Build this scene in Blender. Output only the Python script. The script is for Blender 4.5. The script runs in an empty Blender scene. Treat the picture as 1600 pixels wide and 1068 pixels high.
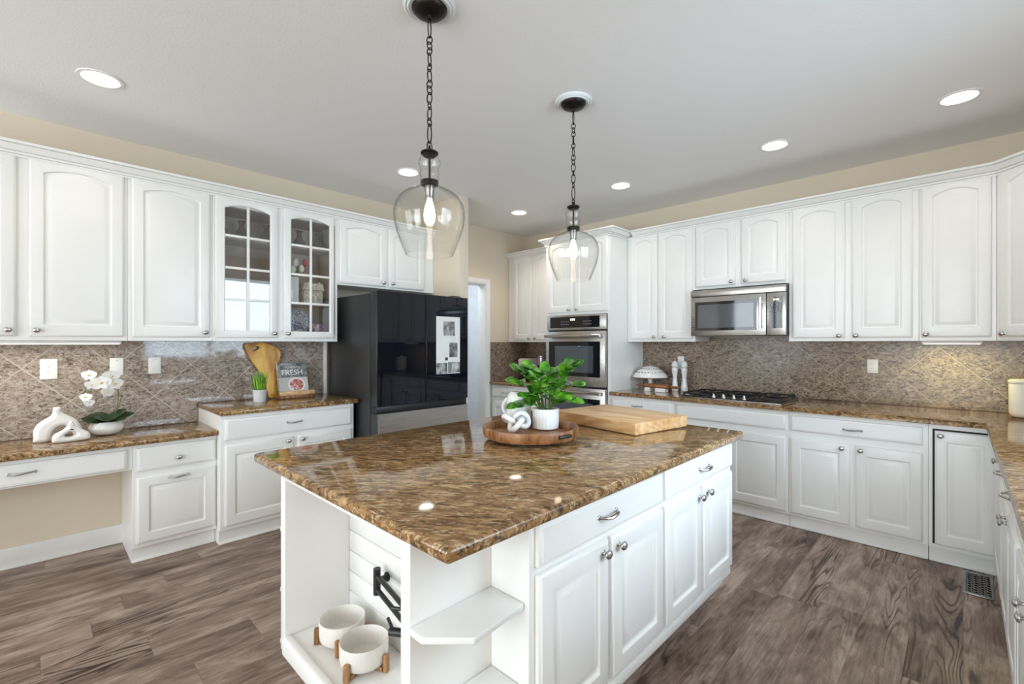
import bpy, bmesh, math, random
from mathutils import Matrix, Vector
random.seed(7)
S = bpy.context.scene
C = S.collection
PI = math.pi

# ---------------------------------------------------------------- camera, world, lights, exposure
TH = math.atan2(705, 726)
cam = bpy.data.objects.new('camera', bpy.data.cameras.new('camera'))
C.objects.link(cam)
cam.location = (0, 0, 1.355)
cam.rotation_euler = (PI / 2, 0, TH)
cam.data.sensor_width = 36
cam.data.lens = 36 * 726 / 1600
cam.data.shift_y = 2 / 1600
cam.data.clip_start = 0.02
S.camera = cam
S.view_settings.view_transform = 'Standard'
S.view_settings.look = 'None'
S.view_settings.gamma = 1
S.view_settings.use_curve_mapping = False
S.view_settings.exposure = 0.31
S.cycles.use_denoising = True
S.cycles.max_bounces = 10
S.cycles.diffuse_bounces = 6
S.cycles.glossy_bounces = 5
S.cycles.transparent_max_bounces = 16
S.cycles.sample_clamp_indirect = 6
S.cycles.caustics_reflective = False
S.cycles.caustics_refractive = False

W = bpy.data.worlds.new('sky'); S.world = W; W.use_nodes = True
bg = W.node_tree.nodes['Background']
bg.inputs[0].default_value = (0.82, 0.91, 1.0, 1); bg.inputs[1].default_value = 2.2

def area(name, loc, direction, sx, sy, power, col=(1, 1, 1), spread=None):
    l = bpy.data.lights.new(name, 'AREA'); l.shape = 'RECTANGLE'; l.size = sx; l.size_y = sy
    l.energy = power; l.color = col
    if spread: l.spread = math.radians(spread)
    o = bpy.data.objects.new(name, l); C.objects.link(o); o.location = loc
    o.rotation_euler = Vector(direction).to_track_quat('-Z', 'Y').to_euler()
    return o
HALL_COL = (0.86, 0.93, 1.0)
area('daylight_sink_window', (0.98, 2.05, 1.75), (-1, 0.17, -0.2), 1.7, 1.25, 25, (0.64, 0.82, 1.0), 105)
area('daylight_rear_window', (-3.0, -3.45, 1.45), (0, 1, 0), 1.8, 2.1, 60, (0.90, 0.95, 1.0))
area('daylight_patio_door', (-0.28, -3.45, 1.3), (0, 1, 0), 1.75, 2.3, 118, (0.87, 0.94, 1.0))
area('hall_fill_lamp', (-5.0, 3.5, 2.6), (0, 0, -1), 0.8, 0.8, 14, HALL_COL)  # unseen lamp added under the hall ceiling to brighten the hall
CAN_POWER, STRIP_POWER = 4.6, 0.85
CAN_COL = (1, 0.86, 0.69)

# ---------------------------------------------------------------- node helpers
class NT:
    def __init__(s, name):
        s.m = bpy.data.materials.new(name); s.m.use_nodes = True
        s.t = s.m.node_tree; s.b = s.t.nodes['Principled BSDF']; s.out = s.t.nodes['Material Output']
    def n(s, typ, **kw):
        nd = s.t.nodes.new(typ)
        for k, v in kw.items(): setattr(nd, k, v)
        return nd
    def put(s, inp, v):
        if isinstance(v, bpy.types.NodeSocket): s.t.links.new(v, inp)
        elif isinstance(v, (tuple, list)) and len(v) == 3 and inp.type == 'RGBA': inp.default_value = (*v, 1)
        else: inp.default_value = v
    def math(s, op, a, b=0.0, c=None, clamp=False):
        nd = s.n('ShaderNodeMath', operation=op, use_clamp=clamp)
        s.put(nd.inputs[0], a); s.put(nd.inputs[1], b)
        if c is not None: s.put(nd.inputs[2], c)
        return nd.outputs[0]
    def pos(s):
        return s.n('ShaderNodeTexCoord').outputs['Object']
    def map(s, v, scale=(1, 1, 1), rot=(0, 0, 0), loc=(0, 0, 0)):
        nd = s.n('ShaderNodeMapping'); s.put(nd.inputs[0], v)
        nd.inputs['Location'].default_value = loc; nd.inputs['Rotation'].default_value = rot; nd.inputs['Scale'].default_value = scale
        return nd.outputs[0]
    def noise(s, v, scale, detail=4, rough=0.55, dist=0.0, col=False):
        nd = s.n('ShaderNodeTexNoise'); s.put(nd.inputs['Vector'], v)
        nd.inputs['Scale'].default_value = scale; nd.inputs['Detail'].default_value = detail
        nd.inputs['Roughness'].default_value = rough; nd.inputs['Distortion'].default_value = dist
        return nd.outputs['Color' if col else 'Fac']
    def ramp(s, f, stops, interp='LINEAR'):
        nd = s.n('ShaderNodeValToRGB'); s.put(nd.inputs[0], f)
        e = nd.color_ramp; e.interpolation = interp
        while len(e.elements) < len(stops): e.elements.new(0.5)
        for el, (p, c) in zip(e.elements, stops):
            el.position = p; el.color = (*c, 1) if len(c) == 3 else c
        return nd.outputs[0]
    def mix(s, f, a, b, blend='MIX'):
        nd = s.n('ShaderNodeMix', data_type='RGBA', blend_type=blend)
        s.put(nd.inputs['Factor'], f); s.put(nd.inputs['A'], a) if False else None
        s.put(nd.inputs[6], a); s.put(nd.inputs[7], b)
        return nd.outputs[2]
    def sep(s, v):
        nd = s.n('ShaderNodeSeparateXYZ'); s.put(nd.inputs[0], v); return nd.outputs
    def comb(s, x, y, z):
        nd = s.n('ShaderNodeCombineXYZ')
        for i, v in enumerate((x, y, z)): s.put(nd.inputs[i], v)
        return nd.outputs[0]
    def wn(s, v):
        nd = s.n('ShaderNodeTexWhiteNoise', noise_dimensions='3D'); s.put(nd.inputs['Vector'], v); return nd.outputs
    def bump(s, h, strength=0.2, dist=0.002):
        nd = s.n('ShaderNodeBump'); s.put(nd.inputs['Height'], h)
        nd.inputs['Strength'].default_value = strength; nd.inputs['Distance'].default_value = dist
        s.t.links.new(nd.outputs[0], s.b.inputs['Normal'])
    def set(s, **kw):
        for k, v in kw.items():
            s.put(s.b.inputs[{'col': 'Base Color', 'rough': 'Roughness', 'metal': 'Metallic', 'spec': 'Specular IOR Level',
                              'emc': 'Emission Color', 'ems': 'Emission Strength', 'coat': 'Coat Weight', 'sss': 'Subsurface Weight'}[k]], v)
        return s.m

def plain(name, col, rough=0.5, metal=0.0, var=0.04, scale=8, **kw):
    """a plain procedural finish with a trace of noise in tone and gloss"""
    t = NT(name); p = t.pos(); f = t.noise(p, scale, 3)
    lo = tuple(max(0, c * (1 - var)) for c in col); hi = tuple(min(1, c * (1 + var)) for c in col)
    t.set(col=t.ramp(f, [(0.3, lo), (0.7, hi)]), metal=metal, **kw)
    t.put(t.b.inputs['Roughness'], t.math('MULTIPLY_ADD', t.noise(p, scale * 3, 2), 0.08 * rough, rough * 0.96))
    return t.m

def emit(name, col, strength):
    t = NT(name); return t.set(col=(0.8, 0.8, 0.8), emc=col, ems=strength)

# ---------------------------------------------------------------- materials
M = {}
M['paint'] = plain('white_cabinet_paint', (0.86, 0.855, 0.835), 0.32, var=0.012)
M['trim'] = plain('white_trim_paint', (0.85, 0.845, 0.83), 0.4, var=0.012)
t = NT('beige_wall_paint'); p = t.pos()
t.set(col=t.ramp(t.noise(p, 1.5), [(0.3, (0.71, 0.615, 0.485)), (0.7, (0.735, 0.64, 0.51))]), rough=0.75)
t.bump(t.noise(p, 160, 3), 0.12, 0.001); M['wall'] = t.m
t = NT('white_ceiling_texture'); p = t.pos()
t.set(col=(0.87, 0.87, 0.865), rough=0.9); t.bump(t.noise(p, 70, 4, 0.65), 0.35, 0.003); M['ceiling'] = t.m
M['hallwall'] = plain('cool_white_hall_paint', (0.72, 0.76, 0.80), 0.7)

def granite(name, stops, flecks, quartz, scale=1.0, rough=0.07, spec=0.5, axis=None, grout=None, stretch=(1, 2.0, 1.6), rot=(0, 0, 0.35), big_tint=None, dark=0.75, grain=None, groutcol=(0.52, 0.46, 0.38), gw=0.007):
    """polished granite: streaky mid-tone grain, dark mineral flecks and pale quartz; optional diagonal tile grid with grout"""
    t = NT(name); p = t.pos(); g = None
    if axis is not None:
        x, y, z = t.sep(p)
        a0, z0, d = grout
        a = x if axis == 'x' else y
        da = t.math('SUBTRACT', a, a0); dz = t.math('SUBTRACT', z, z0)
        pp = t.math('DIVIDE', t.math('ADD', da, dz), d); qq = t.math('DIVIDE', t.math('SUBTRACT', da, dz), d)
        def dist(v): return t.math('ABSOLUTE', t.math('SUBTRACT', t.math('FRACT', t.math('ADD', v, 0.5)), 0.5))
        dd = t.math('MINIMUM', dist(pp), dist(qq))
        g = t.math('LESS_THAN', dd, gw)
        cell = t.wn(t.comb(t.math('FLOOR', pp), t.math('FLOOR', qq), 3.0))
        off = t.n('ShaderNodeVectorMath', operation='MULTIPLY_ADD')
        t.put(off.inputs[0], cell[1]); off.inputs[1].default_value = (9, 9, 9); t.put(off.inputs[2], p)
        p = off.outputs[0]
    if grain is not None: p = t.map(p, rot=(0, 0, grain)); rot = (0, 0, 0)
    v = t.map(p, stretch, rot)
    med = t.noise(v, 24 * scale, 6, 0.75, 1.0)
    col = t.ramp(med, stops)
    big = t.noise(v, 2.6 * scale, 4, 0.62, 0.9)
    col = t.mix(t.ramp(big, [(0.42, (0, 0, 0)), (0.60, (0.62, 0.62, 0.62))]), col, big_tint)
    q1 = t.noise(t.map(p, stretch, (0.4, 0.1, rot[2])), 34 * scale, 4, 0.7, 1.4)
    col = t.mix(t.ramp(q1, [(0.53, (0, 0, 0)), (0.60, (0.75, 0.75, 0.75))]), col, quartz)
    dk = t.noise(t.map(p, stretch, (0.3, 0.2, rot[2] + 0.15)), 40 * scale, 5, 0.72, 1.2)
    col = t.mix(t.ramp(dk, [(0.535, (0, 0, 0)), (0.60, (dark,) * 3)]), col, flecks)
    dk2 = t.noise(t.map(p, stretch, (0.9, 0.7, rot[2])), 105 * scale, 3, 0.6, 0.5)
    col = t.mix(t.ramp(dk2, [(0.60, (0, 0, 0)), (0.68, (dark,) * 3)]), col, flecks)
    if g is not None: col = t.mix(g, col, groutcol)
    return t.set(col=col, rough=rough, spec=spec)
gold = [(0.36, (0.075, 0.036, 0.014)), (0.46, (0.22, 0.115, 0.045)), (0.54, (0.38, 0.22, 0.09)), (0.64, (0.56, 0.37, 0.18))]
grey = [(0.36, (0.15, 0.11, 0.09)), (0.46, (0.30, 0.24, 0.20)), (0.54, (0.41, 0.345, 0.295)), (0.64, (0.53, 0.465, 0.41))]  # same granite made greyer: bluish reflected light put into its colour
brwn = [(0.36, (0.085, 0.055, 0.036)), (0.46, (0.21, 0.145, 0.10)), (0.54, (0.33, 0.245, 0.175)), (0.64, (0.46, 0.36, 0.275))]
M['granite'] = granite('golden_brown_granite', gold, (0.028, 0.015, 0.008), (0.62, 0.46, 0.27), big_tint=(0.26, 0.135, 0.05), stretch=(0.42, 1.25, 1.1), grain=-0.70, dark=0.8)
M['tile_left'] = granite('granite_tile_left', grey, (0.050, 0.038, 0.032), (0.56, 0.51, 0.47), scale=0.95, groutcol=(0.58, 0.52, 0.45), gw=0.0075, axis='y', grout=(-0.051, 1.199, 0.433), stretch=(1.5, 1.0, 1.9), rot=(0.5, 0, 0), rough=0.06, big_tint=(0.40, 0.32, 0.27))
M['tile_back'] = granite('granite_tile_back', brwn, (0.022, 0.015, 0.011), (0.50, 0.41, 0.32), scale=0.85, groutcol=(0.46, 0.385, 0.30), gw=0.0065, dark=0.9, axis='x', grout=(-0.342, 1.109, 0.433), stretch=(1.0, 1.5, 1.9), rot=(0, 0.5, 0), rough=0.22, spec=0.3, big_tint=(0.26, 0.19, 0.14))
M['tile_nook'] = granite('granite_tile_nook', brwn, (0.022, 0.015, 0.011), (0.50, 0.41, 0.32), scale=0.85, groutcol=(0.46, 0.385, 0.30), gw=0.0065, dark=0.9, axis='y', grout=(4.0, 1.109, 0.433), stretch=(1.0, 1.5, 1.9), rot=(0, 0.5, 0), rough=0.22, spec=0.3, big_tint=(0.26, 0.19, 0.14))

# vinyl plank floor: boards run along Y
t = NT('brown_vinyl_planks'); p = t.pos(); x, y, z = t.sep(p)
row = t.math('FLOOR', t.math('DIVIDE', x, 0.18))
rr = t.wn(t.comb(row, 4.0, 1.0))[0]
yy = t.math('MULTIPLY_ADD', rr, 1.22, y)
idx = t.math('FLOOR', t.math('DIVIDE', yy, 1.22))
cell = t.wn(t.comb(row, idx, 2.0)); rnd = cell[0]
off = t.n('ShaderNodeVectorMath', operation='MULTIPLY_ADD')
t.put(off.inputs[0], cell[1]); off.inputs[1].default_value = (30, 30, 0); t.put(off.inputs[2], p)
gv = t.map(off.outputs[0], (1, 0.10, 1))
fld = t.noise(gv, 6.5, 2, 0.5, 0.6)
rings = t.math('MULTIPLY_ADD', t.math('SINE', t.math('MULTIPLY', fld, 120.0)), 0.5, 0.5)
sel = t.ramp(t.noise(gv, 4.5, 2), [(0.52, (0, 0, 0)), (0.66, (1, 1, 1))])
fib = t.noise(t.map(off.outputs[0], (1, 0.06, 1)), 80, 7, 0.8)
blot = t.noise(t.map(off.outputs[0], (1, 0.30, 1)), 8, 5, 0.68, 0.6)
v = t.math('ADD', t.math('MULTIPLY', fib, 0.42), t.math('MULTIPLY', blot, 0.58))
v = t.math('ADD', v, t.math('MULTIPLY', t.math('SUBTRACT', rnd, 0.5), 0.07))
v = t.math('SUBTRACT', v, t.math('MULTIPLY', t.math('MULTIPLY', t.math('POWER', rings, 5.0), sel), 0.24))
col = t.ramp(v, [(0.28, (0.036, 0.022, 0.016)), (0.40, (0.125, 0.082, 0.061)), (0.50, (0.26, 0.185, 0.145)), (0.62, (0.47, 0.37, 0.31))])
sx = t.math('ABSOLUTE', t.math('SUBTRACT', t.math('FRACT', t.math('DIVIDE', x, 0.18)), 0.5))
sy = t.math('ABSOLUTE', t.math('SUBTRACT', t.math('FRACT', t.math('DIVIDE', yy, 1.22)), 0.5))
seam = t.math('MAXIMUM', t.math('GREATER_THAN', sx, 0.493), t.math('GREATER_THAN', sy, 0.4988))
col = t.mix(t.math('MULTIPLY', seam, 0.35), col, (0.02, 0.014, 0.01))
t.set(col=col, rough=0.42, spec=0.35); t.bump(t.math('ADD', fib, t.math('MULTIPLY', seam, -1.0)), 0.12, 0.001)
M['floor'] = t.m

def wood(name, dark, mid, light, scale=1.0, stretch=(1, 0.12, 1), rough=0.4):
    t = NT(name); p = t.pos(); v = t.map(p, stretch)
    f = t.noise(v, 38 * scale, 6, 0.65, 0.6); g = t.noise(v, 6 * scale, 2, 0.5, 0.5)
    r = t.math('MULTIPLY_ADD', t.math('SINE', t.math('MULTIPLY', g, 60.0)), 0.12, 0.0)
    t.set(col=t.ramp(t.math('ADD', f, r), [(0.3, dark), (0.5, mid), (0.7, light)]), rough=rough)
    return t.m
M['wood_acacia'] = wood('acacia_wood', (0.13, 0.045, 0.015), (0.27, 0.112, 0.04), (0.40, 0.20, 0.085), 0.8, (1, 1, 0.25))
M['wood_foot'] = wood('acacia_feet', (0.20, 0.09, 0.03), (0.34, 0.17, 0.065), (0.45, 0.25, 0.11), 1, (1, 1, 0.2))
M['wood_board'] = wood('maple_butcher_block', (0.55, 0.29, 0.12), (0.68, 0.41, 0.19), (0.76, 0.52, 0.29), 0.7, (0.15, 1, 1))
M['wood_yellow'] = wood('honey_cutting_board_wood', (0.42, 0.18, 0.025), (0.72, 0.38, 0.045), (0.82, 0.52, 0.10), 0.45, (1, 1, 0.3))
M['wood_pin'] = wood('rolling_pin_wood', (0.14, 0.05, 0.02), (0.28, 0.11, 0.04), (0.36, 0.16, 0.06), 1.2, (0.2, 1, 1))
M['nickel'] = plain('brushed_nickel', (0.55, 0.54, 0.53), 0.26, 1.0)
M['pewter'] = plain('dark_pewter', (0.30, 0.29, 0.28), 0.32, 1.0)
t = NT('brushed_stainless'); p = t.pos()
t.set(col=(0.50, 0.485, 0.465), metal=1.0, rough=t.math('MULTIPLY_ADD', t.noise(t.map(p, (2, 2, 160)), 3, 3), 0.16, 0.20)); M['steel'] = t.m
M['chrome'] = plain('polished_steel', (0.72, 0.72, 0.72), 0.14, 1.0)
M['black_glass'] = plain('black_glass', (0.008, 0.010, 0.013), 0.03, spec=0.6)
M['fridge_glass'] = plain('navy_black_glass_panel', (0.004, 0.006, 0.011), 0.02, spec=0.35)
M['fridge_side'] = plain('charcoal_fridge_steel', (0.055, 0.056, 0.058), 0.38, 0.6)
M['dark_plastic'] = plain('black_plastic', (0.012, 0.012, 0.013), 0.4)
M['iron'] = plain('matte_cast_iron', (0.012, 0.012, 0.014), 0.55)
M['bronze'] = plain('oil_rubbed_bronze', (0.018, 0.014, 0.012), 0.38, 0.7)
M['oven_window'] = plain('tinted_oven_window', (0.07, 0.085, 0.10), 0.05, spec=0.8)
M['ceramic'] = plain('white_glazed_ceramic', (0.86, 0.85, 0.83), 0.14, coat=0.4)
M['matte_ceramic'] = plain('matte_white_ceramic', (0.84, 0.82, 0.79), 0.6)
M['bowl'] = plain('speckled_cream_stoneware', (0.74, 0.71, 0.66), 0.45, var=0.07, scale=220)
M['grey_pot'] = plain('pale_grey_pot', (0.66, 0.67, 0.68), 0.5)
M['plate_plastic'] = plain('white_switch_plate', (0.88, 0.88, 0.87), 0.35)
M['plastic_grey'] = plain('grey_slot_plastic', (0.2, 0.2, 0.2), 0.5)
M['soil'] = plain('dark_potting_soil', (0.03, 0.02, 0.014), 0.9, var=0.5, scale=90)
def leafmat(name, lo, mid, hi, rough=0.28, sc=9):
    t = NT(name); p = t.pos()
    return t.set(col=t.ramp(t.noise(p, sc, 2), [(0.32, lo), (0.5, mid), (0.68, hi)]), rough=rough, spec=0.5)
M['leaf'] = leafmat('glossy_green_leaf', (0.012, 0.07, 0.008), (0.06, 0.24, 0.014), (0.20, 0.50, 0.03), 0.25, 16)
M['orchid_leaf'] = leafmat('dark_orchid_leaf', (0.006, 0.022, 0.006), (0.012, 0.045, 0.010), (0.03, 0.08, 0.018), 0.3)
M['grass'] = leafmat('bright_grass_blade', (0.06, 0.20, 0.012), (0.16, 0.40, 0.03), (0.30, 0.55, 0.06), 0.5, 20)
M['stem'] = plain('green_stem', (0.10, 0.17, 0.035), 0.5)
M['petal'] = plain('white_petal', (0.88, 0.87, 0.85), 0.5, var=0.02)
M['petal_core'] = plain('yellow_flower_core', (0.75, 0.5, 0.08), 0.5)
M['petal_red'] = plain('coral_red_petal', (0.62, 0.07, 0.06), 0.5)
M['brown_vase'] = plain('dark_brown_pottery', (0.075, 0.048, 0.036), 0.5, var=0.25)
M['interior'] = plain('tan_cabinet_interior', (0.44, 0.37, 0.31), 0.6)
M['paper'] = plain('white_paper', (0.80, 0.79, 0.76), 0.6)
M['dark_gap'] = plain('black_gap', (0.008, 0.008, 0.009), 0.7)
M['mug'] = None
t = NT('black_and_white_photo'); p = t.pos()
f = t.noise(t.map(p, (1, 1, 0.6)), 17, 6, 0.62, 0.5); t.set(col=t.ramp(f, [(0.34, (0.02, 0.02, 0.022)), (0.48, (0.20, 0.20, 0.20)), (0.66, (0.62, 0.61, 0.60))]), rough=0.35); M['photo'] = t.m
t = NT('blue_white_china'); p = t.pos()
f = t.noise(p, 30, 4, 0.6, 2.0); t.set(col=t.ramp(f, [(0.42, (0.03, 0.06, 0.20)), (0.5, (0.25, 0.32, 0.48)), (0.57, (0.78, 0.78, 0.78))]), rough=0.15); M['china'] = t.m
t = NT('mauve_painted_mug'); p = t.pos()
f = t.noise(p, 18, 3, 0.6, 1.0); t.set(col=t.ramp(f, [(0.40, (0.25, 0.10, 0.16)), (0.5, (0.45, 0.30, 0.38)), (0.6, (0.72, 0.70, 0.74))]), rough=0.2); M['mug'] = t.m
t = NT('relief_cream_ceramic'); p = t.pos()
t.set(col=t.ramp(t.noise(p, 40, 4, 0.6, 1.5), [(0.4, (0.42, 0.36, 0.28)), (0.55, (0.72, 0.67, 0.58))]), rough=0.5); M['relief'] = t.m
t = NT('cookbook_cover'); p = t.pos()
t.set(col=t.ramp(t.noise(p, 16, 4, 0.6, 0.8), [(0.4, (0.10, 0.12, 0.12)), (0.52, (0.22, 0.24, 0.23)), (0.62, (0.40, 0.40, 0.38))]), rough=0.3); M['cover'] = t.m
t = NT('cookbook_food'); p = t.pos()
t.set(col=t.ramp(t.noise(p, 60, 4, 0.6, 1.0), [(0.38, (0.40, 0.05, 0.035)), (0.5, (0.62, 0.20, 0.14)), (0.6, (0.80, 0.66, 0.58))]), rough=0.3); M['food'] = t.m
M['book_pale'] = plain('cookbook_pale_print', (0.62, 0.60, 0.57), 0.35)
M['medallion'] = plain('pale_plaster_medallion', (0.72, 0.76, 0.77), 0.5)
M['bulb'] = emit('warm_glowing_bulb', (1, 0.84, 0.60), 6)
M['can'] = emit('lit_recessed_lens', (1, 0.95, 0.88), 9)
M['strip'] = emit('lit_light_strip', (1, 0.96, 0.86), 3)
M['led'] = emit('small_display_digits', (0.85, 0.95, 0.55), 1.2)

def glassmat(name, tint, edge, base=0.05, grazing=0.6, pw=4.0, epw=3.0):
    """thin clear glass: see-through, with reflections that grow and a rim that darkens towards grazing"""
    t = NT(name); n = t.t.nodes; n.remove(t.b)
    lw = t.n('ShaderNodeLayerWeight'); lw.inputs['Blend'].default_value = 0.5
    f = lw.outputs['Facing']
    tr = t.n('ShaderNodeBsdfTransparent')
    t.put(tr.inputs[0], t.mix(t.math('POWER', f, epw), tint, edge))
    gl = t.n('ShaderNodeBsdfGlossy'); gl.inputs['Roughness'].default_value = 0.01; gl.inputs[0].default_value = (1, 1, 1, 1)
    mx = t.n('ShaderNodeMixShader'); t.put(mx.inputs[0], t.math('MULTIPLY_ADD', t.math('POWER', f, pw), grazing, base, clamp=True))
    t.t.links.new(tr.outputs[0], mx.inputs[1]); t.t.links.new(gl.outputs[0], mx.inputs[2]); t.t.links.new(mx.outputs[0], t.out.inputs[0])
    return t.m
M['pane'] = glassmat('clear_window_glass', (0.97, 0.98, 0.98), (0.9, 0.93, 0.93), 0.07, 0.7)
M['globe'] = glassmat('clear_blown_glass', (0.985, 0.985, 0.978), (0.50, 0.50, 0.48), 0.022, 0.34, 4.5, 5.0)

# ---------------------------------------------------------------- mesh helpers
class MB:
    def __init__(s, mtx=None):
        s.bm = bmesh.new(); s.M = mtx.copy() if mtx else Matrix()
    def box(s, a, b, bev=0.0, seg=2):
        a, b = Vector(a), Vector(b); lo = Vector(map(min, a, b)); hi = Vector(map(max, a, b))
        m = s.M @ Matrix.Translation((lo + hi) / 2) @ Matrix.Diagonal((*(hi - lo), 1))
        r = bmesh.ops.create_cube(s.bm, size=1.0, matrix=m)
        if bev > 0:
            es = {e for v in r['verts'] for e in v.link_edges}
            bmesh.ops.bevel(s.bm, geom=list(es), offset=min(bev, min(hi - lo) * 0.45), segments=seg, profile=0.5, affect='EDGES')
        return s
    def face(s, vs): 
        try: s.bm.faces.new(vs)
        except ValueError: pass
    def loops(s, loops, cap0=True, cap1=True, closed=True):
        L = [[s.bm.verts.new(s.M @ Vector(p)) for p in lp] for lp in loops]
        n = len(L[0])
        for i in range(len(L) - 1):
            for k in range(n if closed else n - 1):
                k2 = (k + 1) % n
                s.face((L[i][k], L[i][k2], L[i + 1][k2], L[i + 1][k]))
        if cap0: s.face(L[0][::-1])
        if cap1: s.face(L[-1])
        return L
    def ringloop(s, loops):
        """loops whose last joins the first (a frame)"""
        L = [[s.bm.verts.new(s.M @ Vector(p)) for p in lp] for lp in loops]
        n = len(L[0])
        for i in range(len(L)):
            for k in range(n):
                k2 = (k + 1) % n; j = (i + 1) % len(L)
                s.face((L[i][k], L[i][k2], L[j][k2], L[j][k]))
    def lathe(s, prof, c=(0, 0, 0), n=28, cap0=True, cap1=True, sx=1.0, sy=1.0):
        c = Vector(c); lp = []
        for r, h in prof:
            r = max(r, 1e-4)
            lp.append([c + Vector((r * sx * math.cos(2 * PI * k / n), r * sy * math.sin(2 * PI * k / n), h)) for k in range(n)])
        s.loops(lp, cap0, cap1); return s
    def tube(s, pts, r, n=8, closed=False, flat=1.0):
        P = [Vector(p) for p in pts]; m = len(P); lp = []
        up = Vector((0, 0, 1)); prev = None
        for i in range(m):
            if closed: d = P[(i + 1) % m] - P[i - 1]
            else: d = P[min(i + 1, m - 1)] - P[max(i - 1, 0)]
            d.normalize()
            if prev is None:
                a = d.cross(up) if abs(d.dot(up)) < 0.95 else d.cross(Vector((1, 0, 0)))
            else: a = prev - d * prev.dot(d)
            a.normalize(); prev = a; b = d.cross(a)
            rr = r[i] if isinstance(r, (list, tuple)) else r
            lp.append([P[i] + a * math.cos(2 * PI * k / n) * rr + b * math.sin(2 * PI * k / n) * rr * flat for k in range(n)])
        if closed: s.ringloop(lp)
        else: s.loops(lp)
        return s
    def prism(s, poly, z0, z1, bev=0.0):
        n0 = len(s.bm.verts)
        A = [s.bm.verts.new(s.M @ Vector((x, y, z0))) for x, y in poly]; B = [s.bm.verts.new(s.M @ Vector((x, y, z1))) for x, y in poly]
        n = len(poly); fs = [s.bm.faces.new(A[::-1]), s.bm.faces.new(B)]
        for k in range(n): fs.append(s.bm.faces.new((A[k], A[(k + 1) % n], B[(k + 1) % n], B[k])))
        if bev > 0:
            es = {e for f in fs for e in f.edges}
            bmesh.ops.bevel(s.bm, geom=list(es), offset=bev, segments=3, profile=0.5, affect='EDGES')
        return s
    def sphere(s, c, r, n=14, sc=(1, 1, 1)):
        m = s.M @ Matrix.Translation(c) @ Matrix.Diagonal((r * sc[0], r * sc[1], r * sc[2], 1))
        bmesh.ops.create_uvsphere(s.bm, u_segments=n, v_segments=max(6, n // 2), radius=1, matrix=m); return s
    def build(s, name, mat, parent=None, loc=None, ang=38, smooth=True):
        root = parent
        while root is not None and root.parent is not None: root = root.parent
        o0 = Vector(loc) if loc is not None else (root.location.copy() if root is not None else Vector((0, 0, 0)))
        bmesh.ops.recalc_face_normals(s.bm, faces=s.bm.faces[:])
        bmesh.ops.translate(s.bm, verts=s.bm.verts[:], vec=-o0)
        me = bpy.data.meshes.new(name); s.bm.to_mesh(me); s.bm.free()
        if smooth:
            me.shade_smooth(); me.set_sharp_from_angle(angle=math.radians(ang))
        me.materials.append(mat)
        o = bpy.data.objects.new(name, me); C.objects.link(o)
        if parent is not None: o.parent = parent
        else: o.location = o0
        return o

def tag(o, label=None, cat=None, group=None, kind=None):
    for k, v in (('label', label), ('category', cat), ('group', group), ('kind', kind)):
        if v: o[k] = v
    return o
def thing(name, loc, label, cat, group=None):
    o = bpy.data.objects.new(name, None); C.objects.link(o); o.location = loc; o.empty_display_size = 0.05
    return tag(o, label, cat, group)
def struct(o): o['kind'] = 'structure'; return o
def copy_tree(o, delta, label=None):
    c = o.copy(); C.objects.link(c); c.location = o.location + Vector(delta)
    if label: c['label'] = label
    for ch in list(o.children):
        d = ch.copy(); C.objects.link(d); d.parent = c
        for g in list(ch.children):
            e = g.copy(); C.objects.link(e); e.parent = d
    return c

# faces of cabinet runs: local x = along the face to the viewer's right, y = up, z = out of the face
def frame(origin, u, out):
    u, out = Vector(u), Vector(out)
    m = Matrix((u, Vector((0, 0, 1)), out)).transposed().to_4x4(); m.translation = Vector(origin); return m
def FL(x): return frame((x, 0, 0), (0, 1, 0), (1, 0, 0))          # left wall run, u = Y
def FB(y): return frame((0, y, 0), (1, 0, 0), (0, -1, 0))         # back wall run, u = X
def FR(x): return frame((x, 0, 0), (0, -1, 0), (-1, 0, 0))        # right wall run, u = -Y

# ================================================================ THE SETTING
XL, XR, YB, YR, ZC = -4.13, 0.76, 4.52, -3.2, 2.745
HX0, HY0, HY1 = -5.6, 2.95, 4.6     # hall beyond the doorway
DY0, DY1, DZ = 2.99, 3.81, 2.075     # doorway in the left wall
mb = MB(); mb.box((HX0 - .1, YR - .1, -.12), (XR + .1, YB + .25, 0)); struct(mb.build('floor', M['floor']))
mb = MB(); mb.box((HX0 - .1, YR - .1, ZC), (XR + .1, YB + .25, ZC + .12)); struct(mb.build('ceiling', M['ceiling']))
mb = MB()
mb.box((XL - .12, YR, 0), (XL, DY0, ZC)); mb.box((XL - .12, DY1, 0), (XL, YB, ZC)); mb.box((XL - .12, DY0, DZ), (XL, DY1, ZC))
struct(mb.build('wall_left', M['wall']))
mb = MB(); mb.box((XL - .12, YB, 0), (XR + .12, YB + .12, ZC)); struct(mb.build('wall_back', M['wall']))
WY0, WY1, WZ0, WZ1 = 1.15, 2.95, 1.08, 2.44
mb = MB()
mb.box((XR, YR, 0), (XR + .12, WY0, ZC)); mb.box((XR, WY1, 0), (XR + .12, YB, ZC))
mb.box((XR, WY0, 0), (XR + .12, WY1, WZ0)); mb.box((XR, WY0, WZ1), (XR + .12, WY1, ZC))
struct(mb.build('wall_right', M['wall']))
R1, R2 = (-3.9, -2.1, 0.4, 2.45), (-1.15, 0.6, 0.0, 2.45)
mb = MB()
mb.box((XL - .12, YR - .12, 0), (R1[0], YR, ZC)); mb.box((R1[1], YR - .12, 0), (R2[0], YR, ZC)); mb.box((R2[1], YR - .12, 0), (XR + .12, YR, ZC))
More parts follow.
